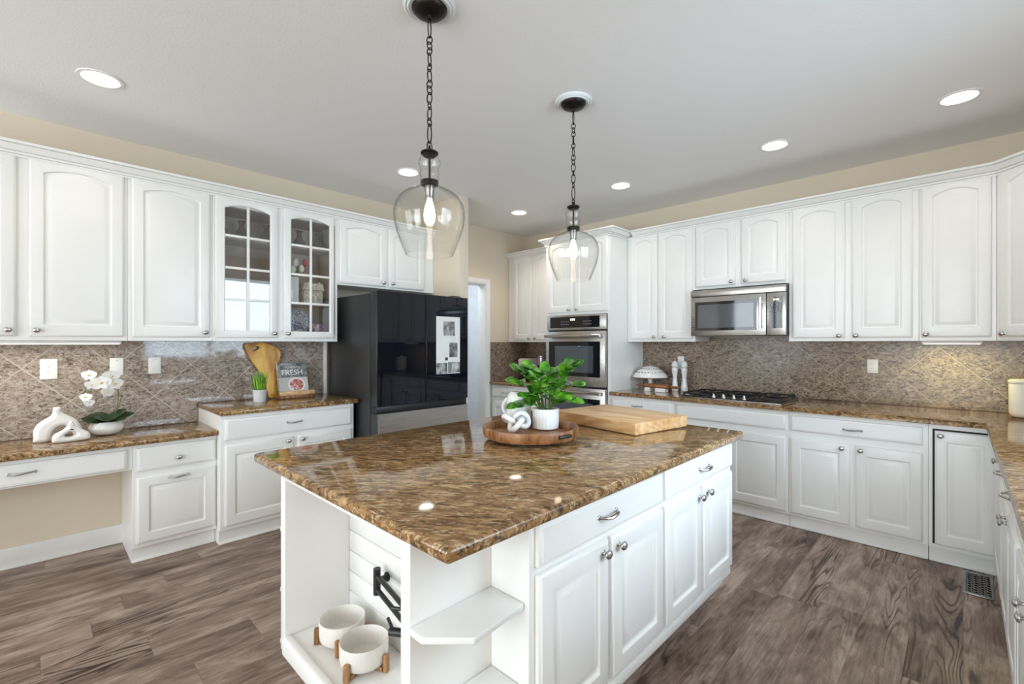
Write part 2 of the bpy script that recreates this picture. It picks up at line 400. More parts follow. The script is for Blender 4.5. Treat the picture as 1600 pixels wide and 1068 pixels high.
mb.box((R1[0], YR - .12, 0), (R1[1], YR, R1[2])); mb.box((R1[0], YR - .12, R1[3]), (R1[1], YR, ZC)); mb.box((R2[0], YR - .12, R2[3]), (R2[1], YR, ZC))
struct(mb.build('wall_rear', M['wall']))
# stub wall closing the fridge bay
mb = MB(); mb.box((XL, 2.785, 0), (-3.39, 2.895, ZC), 0.006); struct(mb.build('wall_stub', M['wall']))
# hall
mb = MB(); mb.box((HX0, HY0 - .1, 0), (XL - .12, HY0, ZC)); struct(mb.build('wall_hall_near', M['hallwall']))
mb = MB(); mb.box((HX0 - .1, HY0 - .1, 0), (HX0, HY1 + .1, ZC)); struct(mb.build('wall_hall_end', M['hallwall']))
mb = MB(); mb.box((HX0, HY1, 0), (XL - .12, HY1 + .1, ZC)); struct(mb.build('wall_hall_far', M['hallwall']))

def window(name, axis, a0, a1, z0, z1, c, out, cols, rows, sash=0.05):
    """frame with its panes; axis 'y' = in the right wall, 'x' = in the rear wall; out = outward sign"""
    def P(a, d, z): return (c + out * d, a, z) if axis == 'y' else (a, c + out * d, z)
    fr = MB(); w = 0.045
    g = 0.003
    for (b0, b1, y0, y1) in ((a0 + g, a0 + w, z0 + g, z1 - g), (a1 - w, a1 - g, z0 + g, z1 - g), (a0 + w, a1 - w, z0 + g, z0 + w), (a0 + w, a1 - w, z1 - w, z1 - g)):
        fr.box(P(b0, .03, y0), P(b1, .09, y1), 0.004)
    for k in range(1, cols):
        a = a0 + (a1 - a0) * k / cols; fr.box(P(a - sash / 2, .04, z0 + w), P(a + sash / 2, .08, z1 - w), 0.004)
    for k in range(1, rows):
        z = z0 + (z1 - z0) * k / rows; fr.box(P(a0 + w, .05, z - .012), P(a1 - w, .07, z + .012), 0.003)
    # inner casing on the wall face
    for (b0, b1, y0, y1) in ((a0 - .07, a0, z0 - .07, z1 + .07), (a1, a1 + .07, z0 - .07, z1 + .07), (a0, a1, z1, z1 + .07), (a0, a1, z0 - .07, z0)):
        if y0 < 0: y0 = 0.002
        if y1 > y0 + .01: fr.box(P(b0, -.016, y0), P(b1, -.001, y1), 0.003)
    f = struct(fr.build(name, M['trim']))
    p = MB(); p.box(P(a0 + w, .058, z0 + w), P(a1 - w, .062, z1 - w)); p.build('pane', M['pane'], f)
window('window_1', 'y', WY0, WY1, WZ0, WZ1, XR, 1, 2, 1)
window('window_2', 'x', *R1, YR, -1, 2, 2)
window('window_3', 'x', *R2, YR, -1, 2, 1, 0.09)

# doorway casing (far jamb, head and what shows of the near jamb)
mb = MB()
mb.box((XL - .13, DY1 - .02, 0), (XL + .004, DY1 - .001, DZ - .001), 0.002)
mb.box((XL - .13, DY0 + .001, 0), (XL + .004, DY0 + .02, DZ - .001), 0.002)
mb.box((XL - .13, DY0 + .02, DZ - .02), (XL + .004, DY1 - .02, DZ - .001), 0.002)
for a, b, z0, z1 in ((DY1 - .01, DY1 + .05, 0, DZ + .05), (DY0 - .05, DY0 + .01, 0, DZ + .05), (DY0 + .01, DY1 - .01, DZ - .01, DZ + .05)):
    mb.box((XL + .001, a, z0), (XL + .017, b, z1), 0.005)
struct(mb.build('door_1', M['trim']))
# baseboard in the kneehole and the bit by the hall
mb = MB(); mb.box((XL + .001, YR + .02, 0), (XL + .016, 0.425, .125), 0.005); mb.box((XL + .016, YR + .02, 0), (XL + .03, 0.425, .016), 0.005)
struct(mb.build('baseboard_left', M['trim']))

# crown moulding along cabinet tops: profile = (out, up), mitred along a path of plan points
CROWN = [(0, 0), (.012, 0), (.012, .010), (.004, .011), (.004, .0150), (.018, .0158), (.018, .025), (.010, .026), (.010, .0300), (.025, .031), (.034, .042), (.046, .055), (.048, .058), (.040, .059), (.040, .0625), (.060, .0635), (.060, .078), (0, .078)]
def crown(name, path, z, prof=CROWN):
    """path: plan points of the cabinet face, walked so that the room is on the right hand"""
    mb = MB(); P = [Vector((x, y)) for x, y in path]; lp = []
    for i, p in enumerate(P):
        ds = []
        if i > 0: ds.append((P[i] - P[i - 1]).normalized())
        if i < len(P) - 1: ds.append((P[i + 1] - P[i]).normalized())
        ns = [Vector((d.y, -d.x)) for d in ds]
        n = sum(ns, Vector((0, 0))); n = n.normalized()
        k = 1 / max(0.3, n.dot(ns[0]))
        lp.append([(p.x + n.x * k * o, p.y + n.y * k * o, z + h) for o, h in prof])
    mb.loops(lp); return struct(mb.build(name, M['paint'], ang=18))

# ================================================================ CABINET FRONTS
def rect_loop(u0, u1, w0, w1, d, n, arch=0.0):
    um, hw = (u0 + u1) / 2, (u1 - u0) / 2; pts = [(u0, w0, d), (u1, w0, d)]
    for k in range(n):
        u = u1 + (u0 - u1) * k / (n - 1); t = (u - um) / hw
        pts.append((u, w1 + arch * (1 - t * t), d))
    return pts
def panel_front(mb, u0, u1, w0, w1, kind, t=0.02):
    """door or drawer front lying on the face plane: 'arch', 'door' (raised panel) or 'drawer' (slab with routed edge)"""
    n = 13 if kind == 'arch' else 2
    R = lambda i, d: rect_loop(u0 + i, u1 - i, w0 + i, w1 - i, d, n)
    L = [R(0, 0.0012), R(0, t - .009), R(.003, t - .005), R(.0075, t - .0035), R(.009, t - .001), R(.013, t)]
    if kind == 'drawer':
        L = L[:4] + [R(.010, t - .003), R(.013, t)]
    else:
        sd = min(0.058, (u1 - u0) * .2); top = 0.068; bot = .066 if w1 - w0 > .5 else .058
        ar = 0.032 if kind == 'arch' else 0.0
        if kind != 'arch': top = bot
        O = lambda i, d: rect_loop(u0 + sd + i, u1 - sd - i, w0 + bot + i, w1 - top - i, d, n, ar)
        L += [O(0, t), O(.003, t - .004), O(.005, t - .0095), O(.010, t - .0098), O(.017, t - .007), O(.034, t - .001), O(.037, t - .0005)]
    mb.loops(L)
KNOBP = [(.0001, .030), (.006, .0295), (.0115, .027), (.0145, .0235), (.0150, .021), (.0130, .018), (.008, .0155), (.0058, .012), (.0055, .007), (.0068, .004), (.009, .002), (.009, 0.0)]
def knob(F, u, w, d, parent):
    mb = MB(F); mb.M = F @ Matrix.Translation((u, w, d)); mb.lathe(KNOBP[::-1], n=14, sx=1.15)
    return mb.build('knob', M['nickel'], parent)
def pull(F, u, w, d, parent, L=0.05):
    mb = MB(F); mb.M = F @ Matrix.Translation((u, w, d))
    pts, rs = [], []
    for k in range(17):
        a = -1 + k / 8
        out = .004 + .024 * (1 - abs(a) ** 3.2) 
        pts.append((a * L, .0022 * math.sin(a * PI), out)); rs.append(.0040 + .0022 * math.cos(a * PI / 2) + (.002 if abs(a) > .93 else 0))
    mb.tube(pts, rs, 8)
    for sg in (-1, 1): mb.lathe([(.0085, 0), (.0075, .004), (.004, .006)], (sg * L, 0, 0), 10)
    return mb.build('pull', M['nickel'], parent)

def glazed_door(F, root, u0, u1, w0, w1, o, zb, t=0.02):
    """frame with arched opening o=(ua,ub), bars at heights zb, and its pane"""
    mb = MB(F); n = 13; ua, ub = o; um = (ua + ub) / 2
    R = lambda i, d: rect_loop(u0 + i, u1 - i, w0 + i, w1 - i, d, n)
    O = lambda i, d: rect_loop(ua + i, ub - i, zb[0] + i, zb[-1] - i, d, n, .032)
    mb.ringloop([R(0, 0.0012), R(0, t - .007), R(.004, t - .003), R(.012, t), O(-.006, t), O(0, t - .005), O(0, 0.0012)])
    for z in zb[1:-1]: mb.box((ua, z - .009, .004), (ub, z + .009, t - .003), .003)
    top = zb[-1] + .03
    mb.box((um - .009, zb[0], .0035), (um + .009, top, t - .0025), .003)
    d = mb.build('door', M['paint'], root)
    p = MB(F); p.loops([rect_loop(ua - .004, ub + .004, zb[0] - .004, zb[-1] + .002, dd, n, .032) for dd in (.006, .009)]); p.build('pane', M['pane'], d)
    return d

def fronts(F, root, items):
    """items: (kind, u0, u1, w0, w1, [('knob'|'pull', u, w), ...])"""
    for kind, u0, u1, w0, w1, hw in items:
        mb = MB(F); panel_front(mb, u0, u1, w0, w1, kind)
        d = mb.build('drawer' if kind == 'drawer' else 'door', M['paint'], root)
        for h, u, w in hw:
            (knob if h == 'knob' else pull)(F, u, w, .0195, d)

def cabinet(name, F, u0, u1, w0, w1, depth, items, label, cat='cabinet', group=None, toe=None, ends=True, base_w=None):
    """body box behind the face plane with its fronts; toe = (set back, height) for base units"""
    o = F @ Vector(((u0 + u1) / 2, w0 if toe is None else 0, -depth / 2))
    r = thing(name, o, label, cat, group)
    mb = MB(F); mb.box((u0, w0, -depth), (u1, w1, 0), .0015, 1); mb.build('body', M['paint'], r)
    if toe:
        mb = MB(F); mb.box((u0 + .001, 0.001, -depth), (u1 - .001, w0 - .0005, -toe[0])); mb.box((u0 + .001, 0.001, -toe[0]), (u1 - .001, .016, -toe[0] + .012), .004)
        mb.build('toe_kick', M['paint'], r)
    fronts(F, r, items)
    return r

ZB, ZT = 1.37, 2.42         # wall cabinet carcass
DB, DT = 1.395, 2.402       # their doors
# ---------------- left wall cabinets (face X = -3.80)
F = FL(-3.80); DEP = 0.325
K = lambda u, w: [('knob', u, w)]
cabinet('wall_cabinet', F, -0.51, 0.4145, ZB, ZT, DEP, [('arch', -.47, -.068, DB, DT, K(-.098, 1.43)), ('arch', -.019, .397, DB, DT, K(.012, 1.43))],
        'white arched two-door wall cabinet at the far left, over the pale vases on the desk', group='white arched wall cabinets')
cabinet('wall_cabinet', F, 0.4155, 0.8795, ZB, ZT, DEP, [('arch', .434, .863, DB, DT, K(.832, 1.43))],
        'white single-door arched wall cabinet immediately left of the glass-door cabinet', group='white arched wall cabinets')
cabinet('wall_cabinet', F, 1.7915, 2.783, 1.852, ZT, DEP, [('arch', 1.806, 2.254, 1.868, DT, K(2.215, 1.902)), ('arch', 2.272, 2.67, 1.868, DT, K(2.309, 1.902))],
        'short white two-door arched cabinet above the black refrigerator', group='white arched wall cabinets')
# glass-door display cabinet
r = thing('display_cabinet', F @ Vector((1.335, ZB, -.16)), 'white wall cabinet with two arched glass doors showing vases and china', 'cabinet')
u0, u1 = .8805, 1.7905
mb = MB(F)
for a, b in ((u0, u0 + .02), (u1 - .02, u1)): mb.box((a, ZB, -DEP), (b, ZT, 0), .001, 1)
mb.box((u0 + .02, ZB, -DEP), (u1 - .02, ZB + .06, 0)); mb.box((u0 + .02, ZT - .075, -DEP), (u1 - .02, ZT, 0))
mb.box((1.313, ZB + .06, -.02), (1.352, ZT - .075, 0)); mb.build('body', M['paint'], r)
mb = MB(F)
mb.box((u0 + .0205, ZB + .061, -DEP), (u1 - .0205, ZT - .076, -DEP + .012))
mb.box((u0 + .0205, ZB + .061, -DEP + .012), (u0 + .026, ZT - .076, -.021)); mb.box((u1 - .026, ZB + .061, -DEP + .012), (u1 - .0205, ZT - .076, -.021))
mb.box((u0 + .026, ZB + .0605, -DEP + .012), (u1 - .026, ZB + .064, -.021)); mb.box((u0 + .026, ZT - .080, -DEP + .012), (u1 - .026, ZT - .0765, -.021))
mb.build('lining', M['interior'], r)
SHELF = (1.672, 2.128)
for z in SHELF:
    mb = MB(F); mb.box((u0 + .0265, z - .009, -DEP + .0125), (u1 - .0265, z + .009, -.03), .002); mb.build('shelf', M['interior'], r)
for (a, b, oa, ob, ku) in ((.894, 1.312, .954, 1.256, 1.283), (1.353, 1.757, 1.41, 1.718, 1.382)):
    d = glazed_door(F, r, a, b, DB, DT, (oa, ob), (1.449, 1.673, 1.90, 2.131, 2.327)); knob(F, ku, 1.43, .0195, d)
crown('trim_1', [(-3.80, -.51), (-3.80, 2.783)], 2.397 + .0)

# ---------------- back wall cabinets (face Y = 4.19)
F = FB(4.19)
cabinet('wall_cabinet', F, -2.4345, -1.7465, ZB, ZT, DEP, [('arch', -2.394, -2.112, DB, DT, K(-2.137, 1.417)), ('arch', -2.100, -1.768, DB, DT, K(-2.033, 1.417))],
        'tall white arched two-door wall cabinet between the oven tower and the microwave', group='white arched wall cabinets')
cabinet('wall_cabinet', F, -1.7455, -0.9955, 1.832, ZT, DEP, [('arch', -1.736, -1.395, 1.858, DT, K(-1.426, 1.884)), ('arch', -1.350, -1.014, 1.858, DT, K(-1.313, 1.884))],
        'short white arched two-door wall cabinet directly above the microwave', group='white arched wall cabinets')
cabinet('wall_cabinet', F, -0.9945, -0.2155, ZB, ZT, DEP, [('arch', -.968, -.627, DB, DT, K(-.661, 1.412)), ('arch', -.586, -.248, DB, DT, K(-.561, 1.412))],
        'tall white arched two-door wall cabinet immediately right of the microwave', group='white arched wall cabinets')
cabinet('wall_cabinet', F, -0.2145, 0.1495, ZB, ZT, DEP, [('arch', -.205, .128, DB, DT, K(-.18, 1.415))],
        'white single-door arched wall cabinet over the yellow-lit part of the backsplash', group='white arched wall cabinets')
# diagonal corner cabinet
q = math.sqrt(.5); DG = frame((.151, 4.19, 0), (q, -q, 0), (-q, -q, 0)); dl = 0.39
r = thing('corner_wall_cabinet', (.45, 4.2, ZB), 'white angled corner wall cabinet at the right edge, above the white canister', 'cabinet')
ex, ey = .151 + dl * q, 4.19 - dl * q
mb = MB(); mb.prism([(.151, 4.19), (.151, YB - .004), (XR - .004, YB - .004), (XR - .004, ey), (ex, ey)], ZB, ZT); mb.build('body', M['paint'], r)
fronts(DG, r, [('arch', .022, dl - .022, DB, DT, K(.06, 1.415))])
crown('trim_2', [(-2.375, 4.19), (.151, 4.19), (ex, ey), (XR - .003, ey)], 2.397)

# ---------------- oven tower and the nook left of it
F = FB(3.88); TX0, TX1 = -3.2495, -2.4395
r = thing('oven_tower_cabinet', (-2.845, 4.2, 0), 'tall white cabinet tower built around the steel double oven', 'cabinet')
mb = MB(F); D = .636
OZ0, OZ1, OA, OB_ = .40, 1.648, -3.215, -2.474
mb.box((TX0, .095, -D), (OA, ZT, 0)); mb.box((OB_, .095, -D), (TX1, ZT, 0))
mb.box((OA, OZ1, -D), (OB_, ZT, 0)); mb.box((OA, .095, -D), (OB_, OZ0, 0)); mb.box((OA, OZ0, -D), (OB_, OZ1, -D + .02)); mb.build('body', M['paint'], r)
mb = MB(F); mb.box((TX0 + .001, .001, -D), (TX1 - .001, .0945, -.03)); mb.build('toe_kick', M['paint'], r)
fronts(F, r, [('arch', -3.215, -2.889, 1.672, 2.402, K(-2.925, 1.70)), ('arch', -2.858, -2.468, 1.672, 2.402, K(-2.825, 1.70)), ('drawer', -3.215, -2.474, .115, .38, [('pull', -2.845, .25)])])
TC = [(a * 1.0, b) for a, b in CROWN]
crown('trim_3', [(TX0, 4.518), (TX0, 3.88), (TX1, 3.88), (TX1, 4.188)], 2.397)
F = FB(4.19)
cabinet('wall_cabinet', F, XL + .003, TX0 - .001, ZB, ZT, DEP, [('arch', -4.03, -3.728, DB, DT, K(-3.757, 1.415)), ('arch', -3.697, -3.40, DB, DT, K(-3.668, 1.415))],
        'white arched two-door wall cabinet in the back corner, left of the oven tower', group='white arched wall cabinets')
crown('trim_4', [(XL + .003, 4.19), (TX0 - .061, 4.19)], 2.397)
F = FB(3.88)
cabinet('base_cabinet', F, XL + .003, TX0 - .001, .095, .858, .636, [('drawer', -4.09, -3.70, .715, .828, [('pull', -3.86, .775)]), ('drawer', -3.67, -3.27, .715, .828, [('pull', -3.47, .775)]),
        ('door', -4.09, -3.70, .115, .667, K(-3.735, .63)), ('door', -3.67, -3.27, .115, .667, K(-3.635, .63))],
        'white base cabinet in the back corner between the doorway and the oven tower', group='white base cabinets', toe=(.03, .095))

# ---------------- back base cabinets (face Y = 3.88)
cabinet('base_cabinet', F, TX1 + .001, -1.8005, .095, .858, .636, [('drawer', -2.415, -1.83, .718, .828, [('pull', -2.15, .778)]), ('door', -2.415, -2.135, .115, .667, K(-2.165, .635)), ('door', -2.105, -1.83, .115, .667, K(-2.075, .635))],
        'white base cabinet with one drawer immediately right of the oven tower', group='white base cabinets', toe=(.03, .095))
cabinet('base_cabinet', F, -1.7995, -.9235, .095, .858, .636, [('drawer', -1.775, -.94, .718, .828, []), ('door', -1.775, -1.375, .115, .667, K(-1.405, .635)), ('door', -1.345, -.94, .115, .667, K(-1.31, .635))],
        'white base cabinet with a plain front panel under the gas cooktop', group='white base cabinets', toe=(.03, .095))
cabinet('base_cabinet', F, -.9225, -.1565, .095, .858, .636, [('drawer', -.907, -.182, .718, .828, [('pull', -.537, .768)]), ('door', -.907, -.553, .115, .667, K(-.597, .636)), ('door', -.522, -.182, .115, .667, K(-.493, .636))],
        'white base cabinet with one wide drawer over two doors, right of the cooktop', group='white base cabinets', toe=(.03, .095))
# panelled compactor with a black reveal
r = thing('panel_front_appliance', (0, 4.2, 0), 'white panelled undercounter appliance outlined by a black gap, at the corner', 'appliance')
mb = MB(F); mb.box((-.1555, .095, -.636), (-.137, .858, 0)); mb.box((-.137, .828, -.636), (.146, .858, 0)); mb.box((-.137, .095, -.636), (.146, .118, 0)); mb.box((-.137, .118, -.636), (.146, .828, -.006))
mb.build('body', M['paint'], r)
mb = MB(F); mb.box((-.1365, .1185, -.0055), (.1455, .8275, -.003)); mb.build('gap', M['dark_gap'], r)
mb = MB(F); mb.box((-.154, .001, -.636), (.146, .0945, -.03)); mb.box((-.154, .001, -.03), (.146, .016, -.018), .004); mb.build('toe_kick', M['paint'], r)
fronts(F, r, [('door', -.126, .1445, .121, .818, K(-.100, .79))])

# ---------------- right run under the sink window (face X = .147, seen edge-on); u = -Y
F = FR(.147)
RG = 'white base cabinets'
cabinet('base_cabinet', F, -3.20, -2.341, .095, .858, .60, [('drawer', -3.17, -2.78, .718, .838, [('pull', -2.98, .78)]), ('drawer', -2.76, -2.36, .718, .838, [('pull', -2.56, .78)]), ('door', -3.17, -2.78, .115, .667, K(-2.81, .63)), ('door', -2.76, -2.36, .115, .667, K(-2.73, .63))],
        'white base cabinet on the right run with two pulls over a pair of knobs', group=RG, toe=(.01, .095))
cabinet('base_cabinet', F, -3.85, -3.201, .095, .858, .60, [('door', -3.84, -3.23, .115, .828, K(-3.27, .78))],
        'white base cabinet in the right corner, face turned away, with a single top knob', group=RG, toe=(.01, .095))
cabinet('base_cabinet', F, -2.34, -1.401, .095, .858, .60, [('drawer', -2.31, -1.43, .718, .838, []), ('door', -2.31, -1.885, .115, .667, K(-1.92, .63)), ('door', -1.855, -1.43, .115, .667, K(-1.82, .63))],
        'white base cabinet at the right edge of the photo, nearest the camera', group=RG, toe=(.01, .095))

# ---------------- left: desk and high base cabinet
F = FL(-3.63)
cabinet('desk_pedestal', F, .4195, .8645, .10, .736, .496, [('drawer', .439, .852, .570, .712, K(.65, .628)), ('door', .439, .852, .128, .532, [('pull', .65, .508)])],
        'low white desk pedestal with one knobbed drawer over a deep file drawer', 'cabinet', toe=(.045, .10))
r = thing('desk_drawer_unit', (-3.85, -.3, .57), 'white shallow pencil drawer under the granite desk top, above the kneehole', 'drawer')
mb = MB(F); mb.box((-1.2, .585, -.45), (.4185, .736, 0), .001, 1); mb.build('body', M['paint'], r)
fronts(F, r, [('drawer', -.46, .392, .595, .712, [('pull', -.043, .662)])])
F = FL(-3.55)
cabinet('base_cabinet', F, .8655, 1.8095, .10, .872, .576, [('drawer', .892, 1.783, .705, .843, [('pull', 1.339, .779)]), ('door', .892, 1.331, .130, .672, K(1.295, .646)), ('door', 1.362, 1.783, .130, .672, K(1.395, .646))],
        'white base cabinet under the raised counter beside the refrigerator, one long drawer over two doors', group='white base cabinets', toe=(.035, .10))
# filler panel between backsplash and fridge
mb = MB(); mb.box((XL + .002, 1.8105, .003), (XL + .03, 1.838, 1.368), .002); tag(mb.build('filler_panel', M['paint'], loc=(XL, 1.83, 0)), 'narrow white filler strip between the backsplash and the refrigerator', 'panel')

# ================================================================ GRANITE TOPS AND BACKSPLASH
def slab(name, poly, z1, label, th=.034, bev=.011):
    cx = sum(p[0] for p in poly) / len(poly); cy = sum(p[1] for p in poly) / len(poly)
    mb = MB(); mb.prism(poly, z1 - th, z1, bev)
    return tag(mb.build(name, M['granite'], loc=(cx, cy, z1 - th), ang=50), label, 'countertop')
slab('granite_countertop', [(XL + .003, -1.2), (-3.575, -1.2), (-3.575, .8635), (XL + .003, .8635)], .771, 'polished brown granite desk top at the lower level on the left')
slab('granite_countertop', [(XL + .003, .8645 - .012), (-3.50, .8645 - .012), (-3.50, 1.832), (XL + .003, 1.832)], .9075, 'raised brown granite counter holding the cookbook, left of the refrigerator')
slab('granite_countertop', [(XL + .003, YB - .003), (XL + .003, 3.84), (TX0 - .002, 3.84), (TX0 - .002, YB - .003)], .893, 'short brown granite counter in the back corner, left of the ovens')
slab('granite_countertop', [(TX1 + .002, YB - .003), (TX1 + .002, 3.84), (.106, 3.84), (.106, .9), (XR - .003, .9), (XR - .003, YB - .003)], .893, 'long L-shaped brown granite counter running under the microwave and along the right')
slab('granite_countertop', [(-2.05, .615), (-.79, .615), (-.79, 2.49), (-2.05, 2.49)], .914, 'large golden-brown granite top of the kitchen island', th=.038, bev=.013)

def splash(name, boxes, mat, label, loc):
    mb = MB()
    for a, b in boxes: mb.box(a, b)
    return tag(mb.build(name, M[mat], loc=(0, 0, 0)), label, 'backsplash')
splash('stone_backsplash', [((XL + .001, -1.2, .7715), (XL + .012, .852, ZB - .001)), ((XL + .001, .852, .908), (XL + .012, 1.809, ZB - .001))], 'tile_left', 'diagonal granite tile backsplash along the left wall behind the desk', None)
splash('stone_backsplash', [((TX1 + .001, YB - .012, .8935), (XR - .013, YB - .001, ZB - .001)), ((-1.745, YB - .012, ZB - .001), (-.996, YB - .001, 1.41))], 'tile_back', 'brown diagonal granite tile backsplash along the back wall behind the cooktop', None)
splash('stone_backsplash', [((XL + .013, YB - .012, .8935), (TX0 - .002, YB - .001, ZB - .001))], 'tile_back', 'brown stone backsplash behind the steel jar, left of the ovens', None)
splash('stone_backsplash', [((XL + .001, DY1 + .055, .8935), (XL + .012, YB - .001, ZB - .001))], 'tile_nook', 'brown stone backsplash on the side wall of the back corner, beside the doorway', None)
splash('stone_backsplash', [((XR - .012, 3.03, .8935), (XR - .001, YB - .001, ZB - .001)), ((XR - .012, .9, .8935), (XR - .001, 3.03, 1.005))], 'tile_left', 'granite tile backsplash on the right wall under the sink window', None)

# ================================================================ ISLAND
F = FL(-.84)
r = thing('kitchen_island', (-1.42, 1.55, 0), 'white kitchen island with drawers, doors and open end shelves under the big granite top', 'island')
IX0, IX1, IY0, IY1, IZ0, IZ1 = -2.0, -.84, .93, 2.44, .20, .8755
mb = MB(); mb.box((IX0, IY0, IZ0), (IX1, IY1, IZ1), .0015, 1); mb.box((IX1, IY0, .2005), (IX1 + .012, 2.30, .238), .003); mb.build('body', M['paint'], r)
mb = MB(); mb.box((-1.84, .80, .001), (-1.0, 2.34, .1995)); mb.build('plinth', M['paint'], r)
fronts(F, r, [('drawer', .955, 1.680, .745, .862, [('pull', 1.285, .808)]), ('drawer', 1.70, 2.42, .745, .862, [('pull', 2.06, .808)]),
              ('door', .955, 1.300, .254, .722, K(1.262, .690)), ('door', 1.318, 1.680, .254, .722, K(1.352, .690)),
              ('door', 1.70, 2.043, .254, .722, K(2.008, .690)), ('door', 2.062, 2.42, .254, .722, K(2.097, .695))])
YN = .652
for a, b in ((-1.855, -1.812), (-1.030, -.987)):
    mb = MB(); mb.box((a, YN, .2005), (b, IY0 - .0005, IZ1), .003); mb.build('side_board', M['paint'], r)
mb = MB(); mb.box((-1.8115, YN + .004, .842), (-1.0305, YN + .024, IZ1), .002); mb.build('top_rail', M['paint'], r)
mb = MB(); mb.box((-1.8115, YN - .014, .2005), (-1.0305, YN + .024, .268), .012, 4); mb.build('bottom_rail', M['paint'], r)
mb = MB(); mb.box((-1.8115, YN + .0245, .235), (-1.0305, .914, .258)); mb.build('niche_floor', M['paint'], r)
mb = MB(); zz = .2585
while zz < .84:      # horizontal shiplap boards at the back of the niche
    mb.box((-1.8115, .905, zz + .001), (-1.0305, .9285, min(zz + .082, .8745)), .004, 2); zz += .083
mb.build('shiplap_back', M['paint'], r)
for sgn in (1, -1):
    for z in (.65, .42, .222):
        cx = -1.42
        poly = [(-.9865, .929), (-.855, .929), (-.838, .735), (-.93, .647), (-.9865, .647)] if sgn > 0 else [(-1.8555, .929), (-1.99, .929), (-1.99, .78), (-1.885, .66), (-1.8555, .66)]
        mb = MB(); mb.prism(poly, z - .018, z, .004); mb.build('end_shelf', M['paint'], r)

# ================================================================ APPLIANCES
def lamp(name, kind, loc, power, col, size=0.05, rot=None, spot=None):
    l = bpy.data.lights.new(name, kind); l.energy = power; l.color = col
    if kind in ('POINT', 'SPOT'): l.shadow_soft_size = size
    if spot: l.spot_size = math.radians(spot); l.spot_blend = 0.6
    o = bpy.data.objects.new(name, l); C.objects.link(o); o.location = loc
    if rot: o.rotation_euler = rot
    return o

# refrigerator
r = thing('refrigerator', (-3.7, 2.31, 0), 'tall black glass-front refrigerator with steel lower drawer', 'refrigerator')
Y0, Y1, XF = 1.850, 2.768, -3.25
mb = MB(); mb.box((-4.09, Y0, .03), (-3.362, Y1, 1.752), .006); mb.build('body', M['fridge_side'], r)
for a, b in ((Y0, 2.303), (2.311, Y1)):
    mb = MB(); mb.box((-3.358, a, .858), (XF - .004, b, 1.768), .006); d = mb.build('door', M['fridge_side'], r)
    mb = MB(); mb.box((XF - .0035, a + .003, .861), (XF, b - .003, 1.765), .001, 1); mb.build('glass_panel', M['fridge_glass'], d)
mb = MB(); mb.box((-3.358, Y0 + .004, .806), (XF - .018, Y1 - .004, .857), .003); mb.build('grip_recess', M['dark_plastic'], r)
mb = MB(); mb.box((-3.358, Y0, .07), (XF - .004, Y1, .805), .006); d = mb.build('drawer', M['fridge_side'], r)
mb = MB(); mb.box((XF - .0035, Y0 + .012, .075), (XF, Y1 - .003, .800), .001, 1); mb.build('steel_panel', M['steel'], d)
for a in (1.90, 2.62):
    mb = MB(); mb.box((-3.42, a, 1.7525), (-3.29, a + .10, 1.782), .006); mb.build('hinge_cover', M['dark_plastic'], r)
for a in (1.9, 2.7):
    mb = MB(); mb.lathe([(.02, .0), (.02, .0295)], (-3.45, a, 0), 12); mb.build('foot', M['dark_plastic'], r)
# paper with snapshots
r = thing('photo_sheet', (XF + .001, 2.542, 1.085), 'white sheet with black and white snapshots on the refrigerator door', 'photo sheet')
mb = MB(); mb.box((XF + .0006, 2.411, 1.088), (XF + .0018, 2.673, 1.588)); mb.build('sheet', M['paper'], r)
for y0, y1, z0, z1 in ((2.487, 2.614, 1.421, 1.547), (2.552, 2.643, 1.232, 1.360), (2.411, 2.530, 1.089, 1.184), (2.538, 2.673, 1.094, 1.190), (2.505, 2.535, 1.205, 1.232)):
    mb = MB(); mb.box((XF + .0019, y0, z0), (XF + .0027, y1, z1)); mb.build('snapshot', M['photo'], r)

# double wall oven
r = thing('double_wall_oven', (-2.845, 4.1, .40), 'stainless steel double wall oven with black glass doors in the white tower', 'oven')
a, b, yf = -3.213, -2.476, 3.862
mb = MB(); mb.box((a + .012, yf + .012, .405), (b - .012, 4.45, 1.646)); mb.build('body', M['dark_plastic'], r)
mb = MB(); mb.box((a, yf - .012, 1.492), (b, yf + .011, 1.644), .003); cp = mb.build('control_panel', M['steel'], r)
mb = MB(); mb.box((a + .045, yf - .0145, 1.515), (b - .07, yf - .0122, 1.628), .001, 1); g = mb.build('display', M['black_glass'], cp)
mb = MB()
for k in range(3): mb.box((-2.90 + k * .022, yf - .0152, 1.588), (-2.888 + k * .022, yf - .0147, 1.608))
mb.build('lit_digits', M['led'], cp)
mb = MB()
for gx in (-3.02, -2.74):
    for i in range(5):
        for j in range(2): mb.box((gx + i * .022, yf - .0152, 1.545 + j * .028), (gx + .012 + i * .022, yf - .0147, 1.553 + j * .028))
mb.build('touch_keys', M['plastic_grey'], cp)
def oven_door(z0, z1, zh):
    mb = MB(); mb.box((a, yf - .028, z0), (b, yf + .011, z1), .006); d = mb.build('oven_door', M['steel'], r)
    mb = MB(); mb.box((a + .04, yf - .0305, z0 + .095), (b - .055, yf - .0282, z1 - .105), .001, 1); mb.build('black_glass', M['black_glass'], d)
    mb = MB(); mb.box((a + .125, yf - .0325, z0 + .135), (b - .135, yf - .0306, z1 - .15), .0008, 1); mb.build('oven_window', M['oven_window'], d)
    mb = MB(); mb.tube([(a + .02, yf - .075, zh), (b - .03, yf - .075, zh)], .0155, 12)
    for x in (a + .05, b - .06): mb.box((x - .012, yf - .068, zh - .010), (x + .012, yf - .0285, zh + .010), .003)
    mb.build('handle', M['chrome'], d)
oven_door(.925, 1.478, 1.43); oven_door(.41, .908, .866)

